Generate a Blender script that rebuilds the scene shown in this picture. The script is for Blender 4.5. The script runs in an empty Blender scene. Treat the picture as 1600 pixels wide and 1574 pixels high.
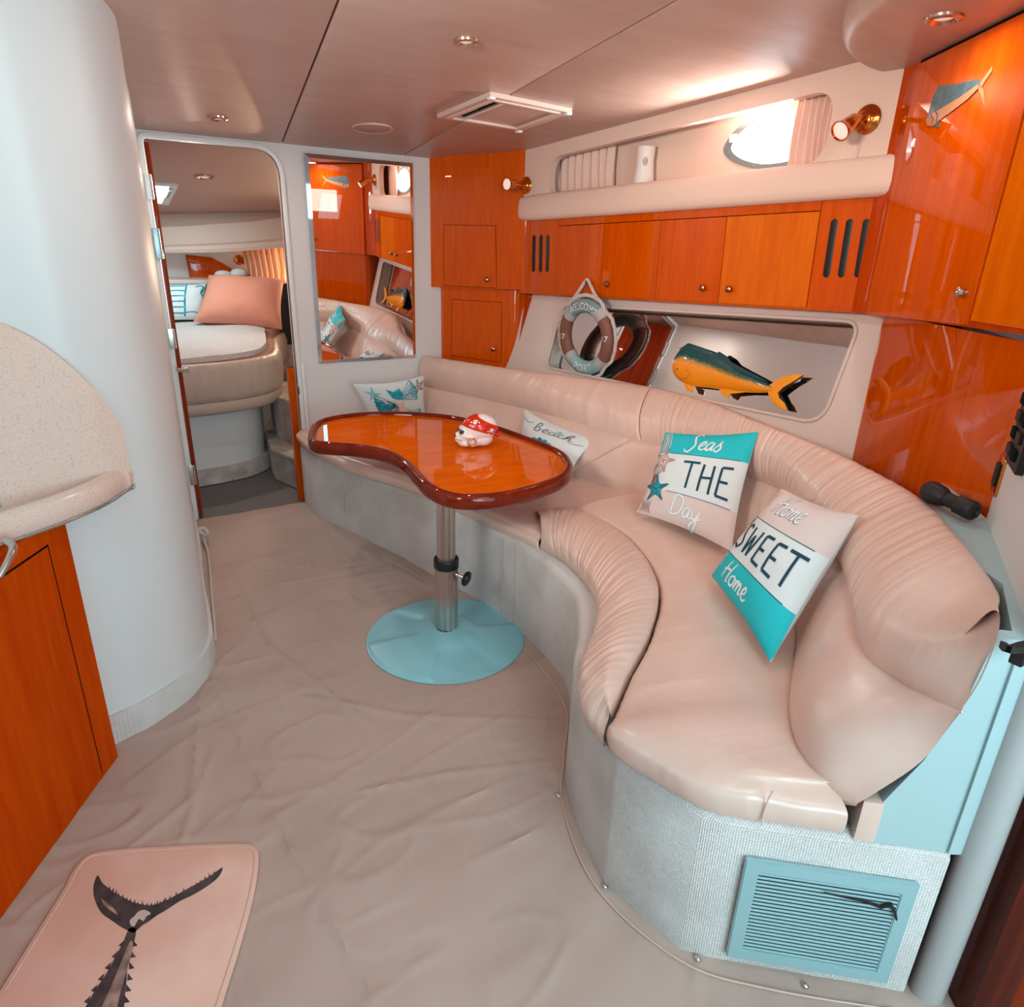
import bpy, bmesh, math, random
from mathutils import Vector as V, Matrix, noise
from mathutils.geometry import tessellate_polygon
random.seed(4)
C = bpy.context.scene.collection
SC = bpy.context.scene
PI = math.pi

# ------------------------------------------------------------------ camera
F_PX, PITCH, ROLL, YAW = 1054.0, math.radians(21.05), math.radians(1.8), math.radians(32.45)
EYE = V((0, 0, 1.5))
_fw = V((math.sin(YAW) * math.cos(PITCH), math.cos(YAW) * math.cos(PITCH), -math.sin(PITCH)))
_r0 = V((math.cos(YAW), -math.sin(YAW), 0)); _u0 = _r0.cross(_fw)
_rt = _r0 * math.cos(ROLL) + _u0 * math.sin(ROLL)
_up = _rt.cross(_fw)
cd = bpy.data.cameras.new('camera'); cam = bpy.data.objects.new('camera', cd); C.objects.link(cam)
cd.sensor_fit = 'HORIZONTAL'; cd.sensor_width = 36; cd.lens = 36 * F_PX / 1600; cd.clip_start = 0.02
cam.matrix_world = Matrix.Translation(EYE) @ Matrix((_rt, _up, -_fw)).transposed().to_4x4()
SC.camera = cam

# ------------------------------------------------------------------ world and light
w = bpy.data.worlds.new('world'); SC.world = w; w.use_nodes = True
w.node_tree.nodes['Background'].inputs[0].default_value = (0.88, 0.97, 1.0, 1)
w.node_tree.nodes['Background'].inputs[1].default_value = 4.0
SC.view_settings.view_transform = 'Standard'; SC.view_settings.look = 'None'
SC.view_settings.gamma = 1; SC.view_settings.use_curve_mapping = False
SC.view_settings.exposure = 0.0
SC.cycles.use_denoising = True
SC.cycles.max_bounces = 8; SC.cycles.diffuse_bounces = 4; SC.cycles.glossy_bounces = 5
SC.cycles.sample_clamp_indirect = 6; SC.cycles.caustics_reflective = False; SC.cycles.caustics_refractive = False

def area(name, loc, target, sx, sy, power, col, shape='RECTANGLE', spread=180):
    l = bpy.data.lights.new(name, 'AREA'); l.shape = shape; l.size = sx; l.size_y = sy
    l.energy = power; l.color = col; l.spread = math.radians(spread)
    o = bpy.data.objects.new(name, l); C.objects.link(o); o.location = loc
    o.rotation_euler = (V(target) - V(loc)).to_track_quat('-Z', 'Y').to_euler()
    return o
# daylight: companionway opening aft, side porthole, forward deck hatch; added fill lights among them
area('companionway_daylight', (0.25, -1.15, 1.40), (0.7, 2.4, 0.75), 0.8, 1.25, 27, (0.45, 0.88, 1.0))
area('cockpit_door_daylight', (0.95, -0.55, 0.42), (1.1, 1.4, 0.1), 0.5, 0.7, 1.0, (0.08, 0.8, 1.0))
area('left_wall_cool_fill', (-0.62, 1.0, 1.75), (0.3, 3.0, 1.2), 0.55, 0.3, 4.2, (0.22, 0.84, 1.0))  # added cool fill for the left wall, no window modelled here
area('starboard_warm_fill', (-0.75, 0.85, 1.82), (2.3, 2.2, 1.75), 0.5, 0.26, 10.5, (1.0, 0.84, 0.72), spread=85)  # added warm fill for the starboard side, beam narrowed to spare the left wall
area('porthole_daylight', (2.70, 1.87, 1.77), (1.5, 1.6, 2.12), 0.36, 0.22, 85, (1.0, 0.95, 0.9))
area('deck_hatch_daylight', (0.45, 5.1, 1.72), (0.7, 5.1, 0.5), 0.3, 0.3, 5, (0.6, 0.93, 1.0))
area('seat_overhead_fill', (0.95, 0.15, 2.0), (1.1, 0.8, 0.3), 0.5, 0.4, 5.5, (0.72, 0.94, 1.0))  # added fill above seat and ledge; the ceiling has no hatch here
WARM = (1.0, 0.82, 0.70)

# ------------------------------------------------------------------ measuring helpers: a pixel of the photograph onto a plane of the room
def ray(px, py): return (_fw * F_PX + _rt * (px - 800) - _up * (py - 787)).normalized()
def on(p, n, d):
    r = ray(*p); n = V(n); return EYE + r * ((d - n.dot(EYE)) / n.dot(r))
def az(px, py, z): return on((px, py), (0, 0, 1), z)
def ay(px, py, y): return on((px, py), (0, 1, 0), y)
def above(base, px, py):
    b = V(base); r = ray(px, py); t = (b.x * r.x + b.y * r.y) / (r.x ** 2 + r.y ** 2); return V((b.x, b.y, 1.5 + r.z * t))
class Fr:                                                      # a plane with its own axes
    def __init__(s, o, u, v):
        s.o = V(o); s.u = V(u).normalized(); v = V(v); s.v = (v - s.u * v.dot(s.u)).normalized(); s.n = s.u.cross(s.v)
        if s.n.dot(EYE - s.o) < 0: s.n = -s.n
    def px(s, x, y): 
        q = on((x, y), s.n, s.n.dot(s.o)) - s.o; return (q.dot(s.u), q.dot(s.v))
    def pts(s, l): return [s.px(*p) for p in l]
    def w(s, a, b, h=0): return s.o + s.u * a + s.v * b + s.n * h
    def off(s, h): 
        f = Fr(s.o + s.n * h, s.u, s.v); f.n = s.n; return f
YB = 3.889                                                     # bulkhead
CZ = (0, .075, 1); CD = 1.94 + .075 * YB                       # ceiling plane
def ceil_z(y): return CD - .075 * y

# ------------------------------------------------------------------ materials
def lin(c):
    c /= 255.0; return c / 12.92 if c <= .04045 else ((c + .055) / 1.055) ** 2.4
def rgb(r, g, b): return (lin(r), lin(g), lin(b), 1)
def mat(name, col, rough=.5, metal=0, coat=0, emit=None, es=0, spec=.5, trans=0, sheen=0):
    m = bpy.data.materials.new(name); m.use_nodes = True
    b = m.node_tree.nodes['Principled BSDF']
    b.inputs['Base Color'].default_value = rgb(*col); b.inputs['Roughness'].default_value = rough
    b.inputs['Metallic'].default_value = metal; b.inputs['Coat Weight'].default_value = coat
    b.inputs['Coat Roughness'].default_value = .03; b.inputs['Specular IOR Level'].default_value = spec
    b.inputs['Transmission Weight'].default_value = trans; b.inputs['Sheen Weight'].default_value = sheen
    if emit: b.inputs['Emission Color'].default_value = rgb(*emit); b.inputs['Emission Strength'].default_value = es
    return m
def nd(m, t, **k):
    n = m.node_tree.nodes.new(t)
    for a, b in k.items(): setattr(n, a, b)
    return n
def lk(m, a, b): m.node_tree.links.new(a, b)
def vary(m, c1, c2, scale, detail=3, stretch=(1, 1, 1), lo=.3, hi=.7, rot=(0, 0, 0)):
    """colour between two tones by a stretched noise"""
    tc = nd(m, 'ShaderNodeTexCoord'); mp = nd(m, 'ShaderNodeMapping'); mp.inputs['Scale'].default_value = stretch
    mp.inputs['Rotation'].default_value = rot
    nz = nd(m, 'ShaderNodeTexNoise'); nz.inputs['Scale'].default_value = scale; nz.inputs['Detail'].default_value = detail
    cr = nd(m, 'ShaderNodeValToRGB'); cr.color_ramp.elements[0].position = lo; cr.color_ramp.elements[1].position = hi
    cr.color_ramp.elements[0].color = rgb(*c1); cr.color_ramp.elements[1].color = rgb(*c2)
    lk(m, tc.outputs['Object'], mp.inputs['Vector']); lk(m, mp.outputs[0], nz.inputs['Vector'])
    lk(m, nz.outputs['Fac'], cr.inputs[0]); lk(m, cr.outputs[0], m.node_tree.nodes['Principled BSDF'].inputs['Base Color'])
    return nz, cr, mp, tc
def bump(m, scale, strength, dist=.002, stretch=(1, 1, 1), kind='NOISE', detail=3, rot=(0, 0, 0)):
    tc = nd(m, 'ShaderNodeTexCoord'); mp = nd(m, 'ShaderNodeMapping'); mp.inputs['Scale'].default_value = stretch
    mp.inputs['Rotation'].default_value = rot
    if kind == 'NOISE':
        nz = nd(m, 'ShaderNodeTexNoise'); nz.inputs['Detail'].default_value = detail; out = nz.outputs['Fac']; nz.inputs['Scale'].default_value = scale
    elif kind == 'VOR':
        nz = nd(m, 'ShaderNodeTexVoronoi'); out = nz.outputs['Distance']; nz.inputs['Scale'].default_value = scale
    else:
        nz = nd(m, 'ShaderNodeTexWave'); out = nz.outputs['Fac']; nz.inputs['Scale'].default_value = scale
        nz.inputs['Distortion'].default_value = 1.5
    bp = nd(m, 'ShaderNodeBump'); bp.inputs['Strength'].default_value = strength; bp.inputs['Distance'].default_value = dist
    lk(m, tc.outputs['Object'], mp.inputs['Vector']); lk(m, mp.outputs[0], nz.inputs['Vector'])
    lk(m, out, bp.inputs['Height'])
    b = m.node_tree.nodes['Principled BSDF']
    if b.inputs['Normal'].links: lk(m, b.inputs['Normal'].links[0].from_socket, bp.inputs['Normal'])
    lk(m, bp.outputs[0], b.inputs['Normal'])
    return m
def wood(name, c1, c2, stretch=(14, 14, 1.2), scale=2.2, coat=1.0, rot=(0, 0, 0)):
    m = mat(name, c1, .4, coat=coat, spec=.0)
    m.node_tree.nodes['Principled BSDF'].inputs['Coat IOR'].default_value = 1.4
    m.node_tree.nodes['Principled BSDF'].inputs['Coat Roughness'].default_value = .012
    nz, cr, mp, tc = vary(m, c1, c2, scale, 6, stretch, .32, .68, rot)
    nz.inputs['Distortion'].default_value = .4
    # fine pore streaks
    n2 = nd(m, 'ShaderNodeTexNoise'); n2.inputs['Scale'].default_value = 9; n2.inputs['Detail'].default_value = 4
    mx = nd(m, 'ShaderNodeMix', data_type='RGBA', blend_type='MULTIPLY'); mx.inputs['Factor'].default_value = .16
    c = nd(m, 'ShaderNodeValToRGB'); c.color_ramp.elements[0].position = .35; c.color_ramp.elements[0].color = (.45, .4, .38, 1); c.color_ramp.elements[1].position = .6
    lk(m, mp.outputs[0], n2.inputs['Vector']); lk(m, n2.outputs['Fac'], c.inputs[0])
    lk(m, cr.outputs[0], mx.inputs['A']); lk(m, c.outputs[0], mx.inputs['B'])
    lk(m, mx.outputs['Result'], m.node_tree.nodes['Principled BSDF'].inputs['Base Color'])
    return m
M = {}
M['wood'] = wood('cherry_lacquer', (204, 76, 0), (218, 90, 2))
M['wood_door'] = wood('cherry_lacquer_door', (218, 96, 2), (230, 112, 6), (9, 9, 1.0))
M['wood_deep'] = wood('cherry_lacquer_deep', (186, 60, 4), (202, 74, 6), (12, 12, 1.0))
M['wood_dull'] = wood('cherry_satin', (188, 70, 16), (212, 92, 24), (12, 12, 1.0), coat=.25)
M['wood_galley'] = wood('galley_cherry', (190, 62, 2), (204, 76, 4), (12, 12, 1.0), coat=.12)
M['table_wood'] = wood('table_top_wood', (224, 96, 6), (238, 114, 14), (3, 11, 3), 2.0, rot=(0, 0, .5))
M['table_rim'] = wood('table_rim_wood', (104, 26, 8), (126, 36, 12), (5, 5, 5), 3)
M['dark_wood'] = wood('dark_mahogany', (70, 24, 16), (98, 34, 20), (14, 14, 1), coat=.4)
M['door_edge'] = wood('door_edge_wood', (128, 42, 20), (150, 56, 28), (14, 14, 1), coat=.3)
M['wall'] = bump(mat('wall_vinyl', (226, 225, 225), .55), 260, .25, .001)
M['wall_left'] = bump(mat('left_wall_vinyl', (218, 220, 221), .42), 180, .2, .001)
M['panel'] = bump(mat('padded_vinyl', (234, 205, 190), .5), 300, .3, .001)
M['ceil'] = mat('ceiling_vinyl', (204, 172, 158), .38)
vary(M['ceil'], (190, 158, 145), (202, 171, 159), 3, 6, (1, 6, 1)); bump(M['ceil'], 120, .3, .0015, (1, 3, 1)); bump(M['ceil'], 3, .35, .02)
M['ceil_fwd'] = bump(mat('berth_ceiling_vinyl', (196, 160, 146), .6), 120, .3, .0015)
M['leather'] = mat('peach_leather', (232, 188, 168), .28, spec=.5)
vary(M['leather'], (222, 190, 176), (230, 200, 188), 6, 3); bump(M['leather'], 350, .12, .0006); bump(M['leather'], 14, .3, .006)
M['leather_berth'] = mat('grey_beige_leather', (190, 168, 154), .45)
M['carpet'] = mat('cream_carpet', (222, 205, 194), .95, spec=.1, sheen=.3)
vary(M['carpet'], (208, 202, 200), (230, 226, 224), 5, 4, (1, 1, 1), .3, .6)
def weave(m, s, st, dist):
    tc = nd(m, 'ShaderNodeTexCoord'); mp = nd(m, 'ShaderNodeMapping'); mp.inputs['Rotation'].default_value = (.0, .0, -.84)
    mp2 = nd(m, 'ShaderNodeMapping'); mp2.inputs['Scale'].default_value = (1, 1.0, 1)
    sx = nd(m, 'ShaderNodeSeparateXYZ'); lk(m, tc.outputs['Object'], mp.inputs['Vector']); lk(m, mp.outputs[0], sx.inputs[0])
    def s_(sock, k, ph=0):
        a = nd(m, 'ShaderNodeMath', operation='MULTIPLY_ADD'); a.inputs[1].default_value = k; a.inputs[2].default_value = ph; lk(m, sock, a.inputs[0])
        b = nd(m, 'ShaderNodeMath', operation='SINE'); lk(m, a.outputs[0], b.inputs[0]); return b.outputs[0]
    ad = nd(m, 'ShaderNodeMath', operation='ADD'); lk(m, sx.outputs[0], ad.inputs[0]); lk(m, sx.outputs[1], ad.inputs[1])
    p = nd(m, 'ShaderNodeMath', operation='ADD'); lk(m, ad.outputs[0], p.inputs[0]); lk(m, sx.outputs[2], p.inputs[1])
    q = nd(m, 'ShaderNodeMath', operation='SUBTRACT'); lk(m, ad.outputs[0], q.inputs[0]); lk(m, sx.outputs[2], q.inputs[1])
    mu = nd(m, 'ShaderNodeMath', operation='MULTIPLY'); lk(m, s_(p.outputs[0], s), mu.inputs[0]); lk(m, s_(q.outputs[0], s), mu.inputs[1])
    bp = nd(m, 'ShaderNodeBump'); bp.inputs['Strength'].default_value = st; bp.inputs['Distance'].default_value = dist
    lk(m, mu.outputs[0], bp.inputs['Height'])
    b = m.node_tree.nodes['Principled BSDF']; lk(m, bp.outputs[0], b.inputs['Normal'])
weave(M['carpet'], 560, .6, .003)
bump(M['carpet'], 400, .5, .002)
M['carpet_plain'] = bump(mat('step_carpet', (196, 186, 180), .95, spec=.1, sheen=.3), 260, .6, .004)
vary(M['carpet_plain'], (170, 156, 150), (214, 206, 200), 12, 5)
M['cover'] = mat('floor_cover_fabric', (190, 160, 147), .7, spec=.25)
vary(M['cover'], (182, 158, 147), (196, 172, 161), 2.2, 6); 
bump(M['cover'], 3.2, .45, .02, (1.0, 2.6, 1), detail=1, rot=(0, 0, .5)); bump(M['cover'], 9, .25, .008, (3, 1, 1), detail=2, rot=(0, 0, -.6)); bump(M['cover'], 500, .15, .0008)
M['mat'] = mat('printed_mat', (226, 186, 170), .5, spec=.3)
vary(M['mat'], (226, 178, 160), (240, 202, 187), 5, 5); bump(M['mat'], 9, .2, .003)
M['mat_edge'] = mat('mat_binding', (218, 188, 174), .7)
M['ink'] = mat('dark_print', (58, 52, 56), .5); vary(M['ink'], (34, 32, 38), (92, 78, 78), 26, 6, (1, 1, 1), .3, .75)
M['ink2'] = mat('mid_print', (120, 96, 92), .5); vary(M['ink2'], (92, 74, 72), (190, 158, 146), 30, 5)
M['ink3'] = mat('light_print', (206, 184, 172), .5)
M['black'] = mat('black_plastic', (16, 16, 18), .4)
M['gap'] = mat('dark_gap', (10, 6, 5), .8, spec=.1)
M['seam'] = mat('seam_line', (96, 34, 12), .7, spec=.1)
M['rubber'] = mat('black_rubber', (26, 24, 26), .55)
M['chrome'] = mat('chrome', (215, 215, 215), .12, metal=1)
M['alu'] = mat('brushed_aluminium', (200, 190, 184), .25, metal=1)
M['copper'] = mat('polished_brass', (226, 134, 60), .14, metal=1)
M['gold'] = mat('aged_gold_lamp', (220, 140, 66), .2, metal=1)
M['bronze'] = mat('bronze_knob', (176, 120, 92), .22, metal=1)
M['post'] = bump(mat('post_vinyl', (176, 176, 176), .6), 200, .2, .001)
M['mirror'] = mat('mirror_glass', (240, 240, 240), .0, metal=1)
M['bezel'] = mat('mirror_bevel', (235, 235, 240), .03, metal=1)
M['base'] = mat('table_base_paint', (146, 208, 220), .3, spec=.5); bump(M['base'], 300, .08, .0006)
M['white'] = mat('white_gloss', (232, 236, 236), .3)
M['white_matt'] = mat('white_ledge', (170, 196, 200), .45)
M['vent_pl'] = mat('vent_plastic', (150, 186, 192), .5)
M['vent_dark'] = mat('vent_inside', (12, 26, 30), .9, spec=.1)
M['stone'] = mat('speckled_solid_surface', (228, 200, 186), .18, spec=.5)
_n, _c, _m, _t = vary(M['stone'], (212, 180, 164), (230, 203, 190), 220, 2, (1, 1, 1), .3, .46)
M['lamp_rim'] = mat('lamp_rim', (196, 160, 140), .2, metal=.8)
M['lamp_lens'] = mat('frosted_lens', (230, 214, 204), .3, emit=(255, 226, 206), es=.45)
M['speaker'] = mat('speaker_mesh', (182, 144, 130), .7)
M['hatch_pl'] = mat('hatch_plastic', (212, 188, 178), .3)
M['hatch_in'] = mat('hatch_shade', (196, 164, 152), .5)
M['curtain'] = mat('curtain_fabric', (236, 202, 188), .8, sheen=.1)
M['curtain_lit'] = mat('sheer_curtain', (232, 196, 166), .8)
cm = M['curtain_lit'].node_tree; cm.nodes.clear()
_o = cm.nodes.new('ShaderNodeOutputMaterial'); _x = cm.nodes.new('ShaderNodeMixShader'); _d = cm.nodes.new('ShaderNodeBsdfDiffuse'); _l = cm.nodes.new('ShaderNodeBsdfTranslucent')
_d.inputs[0].default_value = rgb(236, 214, 200); _l.inputs[0].default_value = rgb(250, 222, 196); _x.inputs[0].default_value = .6
cm.links.new(_d.outputs[0], _x.inputs[1]); cm.links.new(_l.outputs[0], _x.inputs[2]); cm.links.new(_x.outputs[0], _o.inputs[0])
M['frame_grey'] = mat('porthole_frame', (150, 166, 170), .3, metal=.6)
M['glass'] = mat('glass', (245, 252, 255), .0, trans=1, spec=.3)
M['skin_white'] = mat('ceramic_white', (238, 232, 228), .18)
M['band'] = mat('red_bandana_glaze', (206, 44, 16), .22)
M['earring'] = mat('gold_earring', (222, 128, 70), .25, metal=.7)
M['cloth_white'] = mat('pillow_white', (222, 232, 234), .8); bump(M['cloth_white'], 10, .3, .006)
M['cloth_teal'] = mat('pillow_turquoise', (22, 196, 208), .75); bump(M['cloth_teal'], 10, .3, .006)
M['cloth_pink'] = mat('pillow_blush', (222, 206, 202), .8); bump(M['cloth_pink'], 10, .3, .006)
M['navy'] = mat('print_navy', (14, 66, 88), .8)
M['p_white'] = mat('print_white', (236, 242, 244), .8)
M['p_teal'] = mat('print_teal', (14, 150, 170), .8); vary(M['p_teal'], (10, 116, 140), (50, 190, 205), 40, 3)
M['p_lteal'] = mat('print_pale_teal', (140, 200, 208), .8)
M['p_blush'] = mat('print_blush_star', (226, 204, 198), .8)
M['p_line'] = mat('print_line', (90, 84, 88), .8)
M['p_brown'] = mat('print_rust', (150, 92, 80), .8)
M['pink'] = mat('coral_cushion', (226, 150, 126), .85); bump(M['pink'], 16, .5, .012)
M['quilt'] = mat('quilted_cover', (205, 198, 196), .9); bump(M['quilt'], 60, .9, .008, kind='VOR')
M['blanket'] = mat('brown_blanket', (150, 106, 92), .9); bump(M['blanket'], 80, .7, .006)
M['grey_floor'] = mat('grey_mat', (120, 120, 122), .8)
M['ring_grey'] = mat('ring_grey_blue', (126, 150, 154), .6); M['ring_brown'] = mat('ring_brown', (128, 84, 70), .6)
M['ring_pale'] = mat('ring_pale_blue', (148, 182, 188), .6); M['ring_band'] = mat('ring_band', (176, 176, 174), .7)
M['rope'] = mat('cream_rope', (206, 196, 190), .85)
M['body_cream'] = mat('niche_gelcoat', (226, 208, 200), .3)

# ------------------------------------------------------------------ object helpers
def prop(o, label=None, cat=None, group=None, kind=None):
    if label: o['label'] = label
    if cat: o['category'] = cat
    if group: o['group'] = group
    if kind: o['kind'] = kind
    return o
def thing(name, label, cat, loc, group=None):
    o = bpy.data.objects.new(name, None); C.objects.link(o); o.location = V(loc); o.empty_display_size = .05
    bpy.context.view_layer.update()
    return prop(o, label, cat, group)
def wpos(o):
    p = V(o.location)
    while o.parent: o = o.parent; p += V(o.location)
    return p
def obj(name, bm, m, parent=None, smooth=True, label=None, ang=40):
    """link a bmesh built in room coordinates as one mesh object with its origin at its own foot (or its parent's)"""
    if isinstance(bm, tuple): vs, fs = bm; bm = bmesh.new(); vv = [bm.verts.new(p) for p in vs]; [bm.faces.new([vv[i] for i in f]) for f in fs if len(set(f)) > 2]
    bm.normal_update()
    lo = V((min(v.co.x for v in bm.verts), min(v.co.y for v in bm.verts), min(v.co.z for v in bm.verts)))
    hi = V((max(v.co.x for v in bm.verts), max(v.co.y for v in bm.verts), max(v.co.z for v in bm.verts)))
    org = V(((lo.x + hi.x) / 2, (lo.y + hi.y) / 2, lo.z))
    for v in bm.verts: v.co -= org
    me = bpy.data.meshes.new(name); bm.to_mesh(me); bm.free()
    ms = m if isinstance(m, (list, tuple)) else [m]
    for x in ms: me.materials.append(M[x] if isinstance(x, str) else x)
    if smooth:
        for p in me.polygons: p.use_smooth = True
        me.set_sharp_from_angle(angle=math.radians(ang))
    o = bpy.data.objects.new(name, me); C.objects.link(o)
    o.location = org - (wpos(parent) if parent else V((0, 0, 0)))
    if parent: o.parent = parent
    if label: o['label'] = label
    return o
def struct(name, bm, m, label, cat='wall', **k):
    o = obj(name, bm, m, None, **k); return prop(o, label, cat, None, 'structure')

# ------------------------------------------------------------------ mesh builders
def quadpatch(bm, grid, close_u=False, close_v=False, mi=0):
    vs = [[bm.verts.new(p) for p in r] for r in grid]
    nu, nv = len(vs), len(vs[0])
    for i in range(nu if close_u else nu - 1):
        for j in range(nv if close_v else nv - 1):
            a, b, c, d = vs[i][j], vs[(i + 1) % nu][j], vs[(i + 1) % nu][(j + 1) % nv], vs[i][(j + 1) % nv]
            try: f = bm.faces.new((a, b, c, d)); f.material_index = mi
            except ValueError: pass
    return vs
def cap(bm, ring, mi=0):
    try: f = bm.faces.new(ring); f.material_index = mi
    except ValueError: pass
def box(o, u, v, n, bev=0, bm=None, seg=2):
    """box from corner o with edge vectors u, v, n"""
    new = bmesh.new(); o, u, v, n = V(o), V(u), V(v), V(n)
    p = [o, o + u, o + u + v, o + v]; q = [a + n for a in p]
    vs = [new.verts.new(a) for a in p + q]
    for f in ((0, 3, 2, 1), (4, 5, 6, 7), (0, 1, 5, 4), (1, 2, 6, 5), (2, 3, 7, 6), (3, 0, 4, 7)): new.faces.new([vs[i] for i in f])
    bmesh.ops.recalc_face_normals(new, faces=new.faces)
    if bev: bmesh.ops.bevel(new, geom=new.edges[:], offset=bev, segments=seg, profile=.7, affect='EDGES')
    if bm is None: return new
    merge(bm, new); return bm
def merge(bm, new):
    me = bpy.data.meshes.new('t'); new.to_mesh(me); new.free(); bm.from_mesh(me); bpy.data.meshes.remove(me)
def round2(pts, r, seg=6):
    """round the corners of a 2D polygon; r number or list"""
    out = []; n = len(pts)
    for i in range(n):
        p, a, b = V(pts[i]), V(pts[i - 1]), V(pts[(i + 1) % n])
        rr = r[i] if isinstance(r, (list, tuple)) else r
        if rr <= 0: out.append(tuple(p)); continue
        da, db = (a - p), (b - p); la, lb = da.length, db.length
        rr = min(rr, la * .49, lb * .49); s, e = p + da / la * rr, p + db / lb * rr
        for k in range(seg + 1):
            t = k / seg; q = s * (1 - t) ** 2 + p * 2 * t * (1 - t) + e * t * t; out.append((q.x, q.y))
    return out
def smooth2(pts, n=8, closed=True):
    out = []; N = len(pts)
    rng = range(N) if closed else range(N - 1)
    g = (lambda i: V(pts[i % N])) if closed else (lambda i: V(pts[max(0, min(N - 1, i))]))
    for i in rng:
        p0, p1, p2, p3 = g(i - 1), g(i), g(i + 1), g(i + 2)
        for k in range(n):
            t = k / n; out.append(.5 * ((2 * p1) + (p2 - p0) * t + (2 * p0 - 5 * p1 + 4 * p2 - p3) * t * t + (-p0 + 3 * p1 - 3 * p2 + p3) * t ** 3))
    if not closed: out.append(g(N - 1))
    return out
def plate(fr, outer, holes=(), th=.01, lip=0, sub=0):
    """flat plate in frame fr: front face at h=0, back at h=-th, with holes"""
    bm = bmesh.new(); loops = [outer] + list(holes)
    flat = [[V((p[0], p[1], 0)) for p in l] for l in loops]
    tri = tessellate_polygon(flat)
    allp = [p for l in flat for p in l]
    A = [bm.verts.new(fr.w(p.x, p.y, 0)) for p in allp]; B = [bm.verts.new(fr.w(p.x, p.y, -th)) for p in allp]
    for t in tri:
        try: bm.faces.new([A[i] for i in t]); bm.faces.new([B[i] for i in reversed(t)])
        except ValueError: pass
    k = 0
    for l in flat:
        n = len(l)
        for i in range(n):
            a, b = k + i, k + (i + 1) % n
            try: bm.faces.new((A[a], A[b], B[b], B[a]))
            except ValueError: pass
        k += n
    bmesh.ops.recalc_face_normals(bm, faces=bm.faces)
    if sub: bmesh.ops.subdivide_edges(bm, edges=bm.edges[:], cuts=sub, use_grid_fill=True)
    return bm
def bevplate(fr, outer, th, bev, seg=2):
    """plate whose front rim is rounded over"""
    bm = bmesh.new(); n = len(outer); P = [V(p) for p in outer]
    area2 = sum(P[i].x * P[(i + 1) % n].y - P[(i + 1) % n].x * P[i].y for i in range(n)); sg = 1 if area2 > 0 else -1
    def inset(d):
        r = []
        for i in range(n):
            a, b, c_ = P[i - 1], P[i], P[(i + 1) % n]
            e1, e2 = (b - a), (c_ - b)
            e1 = e1.normalized() if e1.length > 1e-9 else e2.normalized(); e2 = e2.normalized() if e2.length > 1e-9 else e1
            n1 = V((-e1.y, e1.x)) * sg; n2 = V((-e2.y, e2.x)) * sg; m = n1 + n2
            if m.length < 1e-6: m = n1
            m.normalize(); r.append(b + m * d / max(.5, m.dot(n1)))
        return r
    rings = [(0, -th)] + [(bev * (1 - math.cos(t * PI / 2 / seg)), -bev + bev * math.sin(t * PI / 2 / seg)) for t in range(seg + 1)]
    G = [[fr.w(q.x, q.y, h) for q in inset(d)] for d, h in rings]
    vs = quadpatch(bm, G, close_v=True)
    front = inset(rings[-1][0]); 
    for t in tessellate_polygon([[V((q.x, q.y, 0)) for q in front]]):
        try: bm.faces.new([vs[-1][i] for i in t])
        except ValueError: pass
    for t in tessellate_polygon([[V((q[0], q[1], 0)) for q in outer]]):
        try: bm.faces.new([vs[0][i] for i in t])
        except ValueError: pass
    bmesh.ops.recalc_face_normals(bm, faces=bm.faces); return bm
def lathe(prof, o=(0, 0, 0), ax=(0, 0, 1), seg=24, bm=None):
    bm = bm or bmesh.new(); ax = V(ax).normalized(); t = V((1, 0, 0)) if abs(ax.x) < .9 else V((0, 1, 0))
    e1 = ax.cross(t).normalized(); e2 = ax.cross(e1); o = V(o)
    G = [[o + ax * z + (e1 * math.cos(a) + e2 * math.sin(a)) * r for a in [2 * PI * k / seg for k in range(seg)]] for r, z in prof]
    vs = quadpatch(bm, G, close_v=True)
    if prof[0][0] > 1e-5: cap(bm, vs[0][::-1])
    if prof[-1][0] > 1e-5: cap(bm, vs[-1])
    bmesh.ops.remove_doubles(bm, verts=bm.verts[:], dist=1e-6)
    bmesh.ops.recalc_face_normals(bm, faces=bm.faces); return bm
def tube(path, r, seg=8, closed=False, bm=None, twist=0, flat=1.0, up=None):
    bm = bm or bmesh.new(); P = [V(p) for p in path]; n = len(P); G = []; prev = None
    for i, p in enumerate(P):
        a = P[i - 1] if (i or closed) else P[0]; b = P[(i + 1) % n] if (i < n - 1 or closed) else P[-1]
        t = (b - a).normalized()
        ref = V(up) if up else (prev if prev else (V((0, 0, 1)) if abs(t.z) < .9 else V((1, 0, 0))))
        e1 = (ref - t * ref.dot(t)).normalized(); prev = e1; e2 = t.cross(e1)
        rr = r(i / (n - 1)) if callable(r) else r
        G.append([p + (e1 * math.cos(k * 2 * PI / seg + twist * i) * flat + e2 * math.sin(k * 2 * PI / seg + twist * i)) * rr for k in range(seg)])
    vs = quadpatch(bm, G, close_u=closed, close_v=True)
    if not closed: cap(bm, vs[0][::-1]); cap(bm, vs[-1])
    bmesh.ops.recalc_face_normals(bm, faces=bm.faces); return bm
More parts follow.
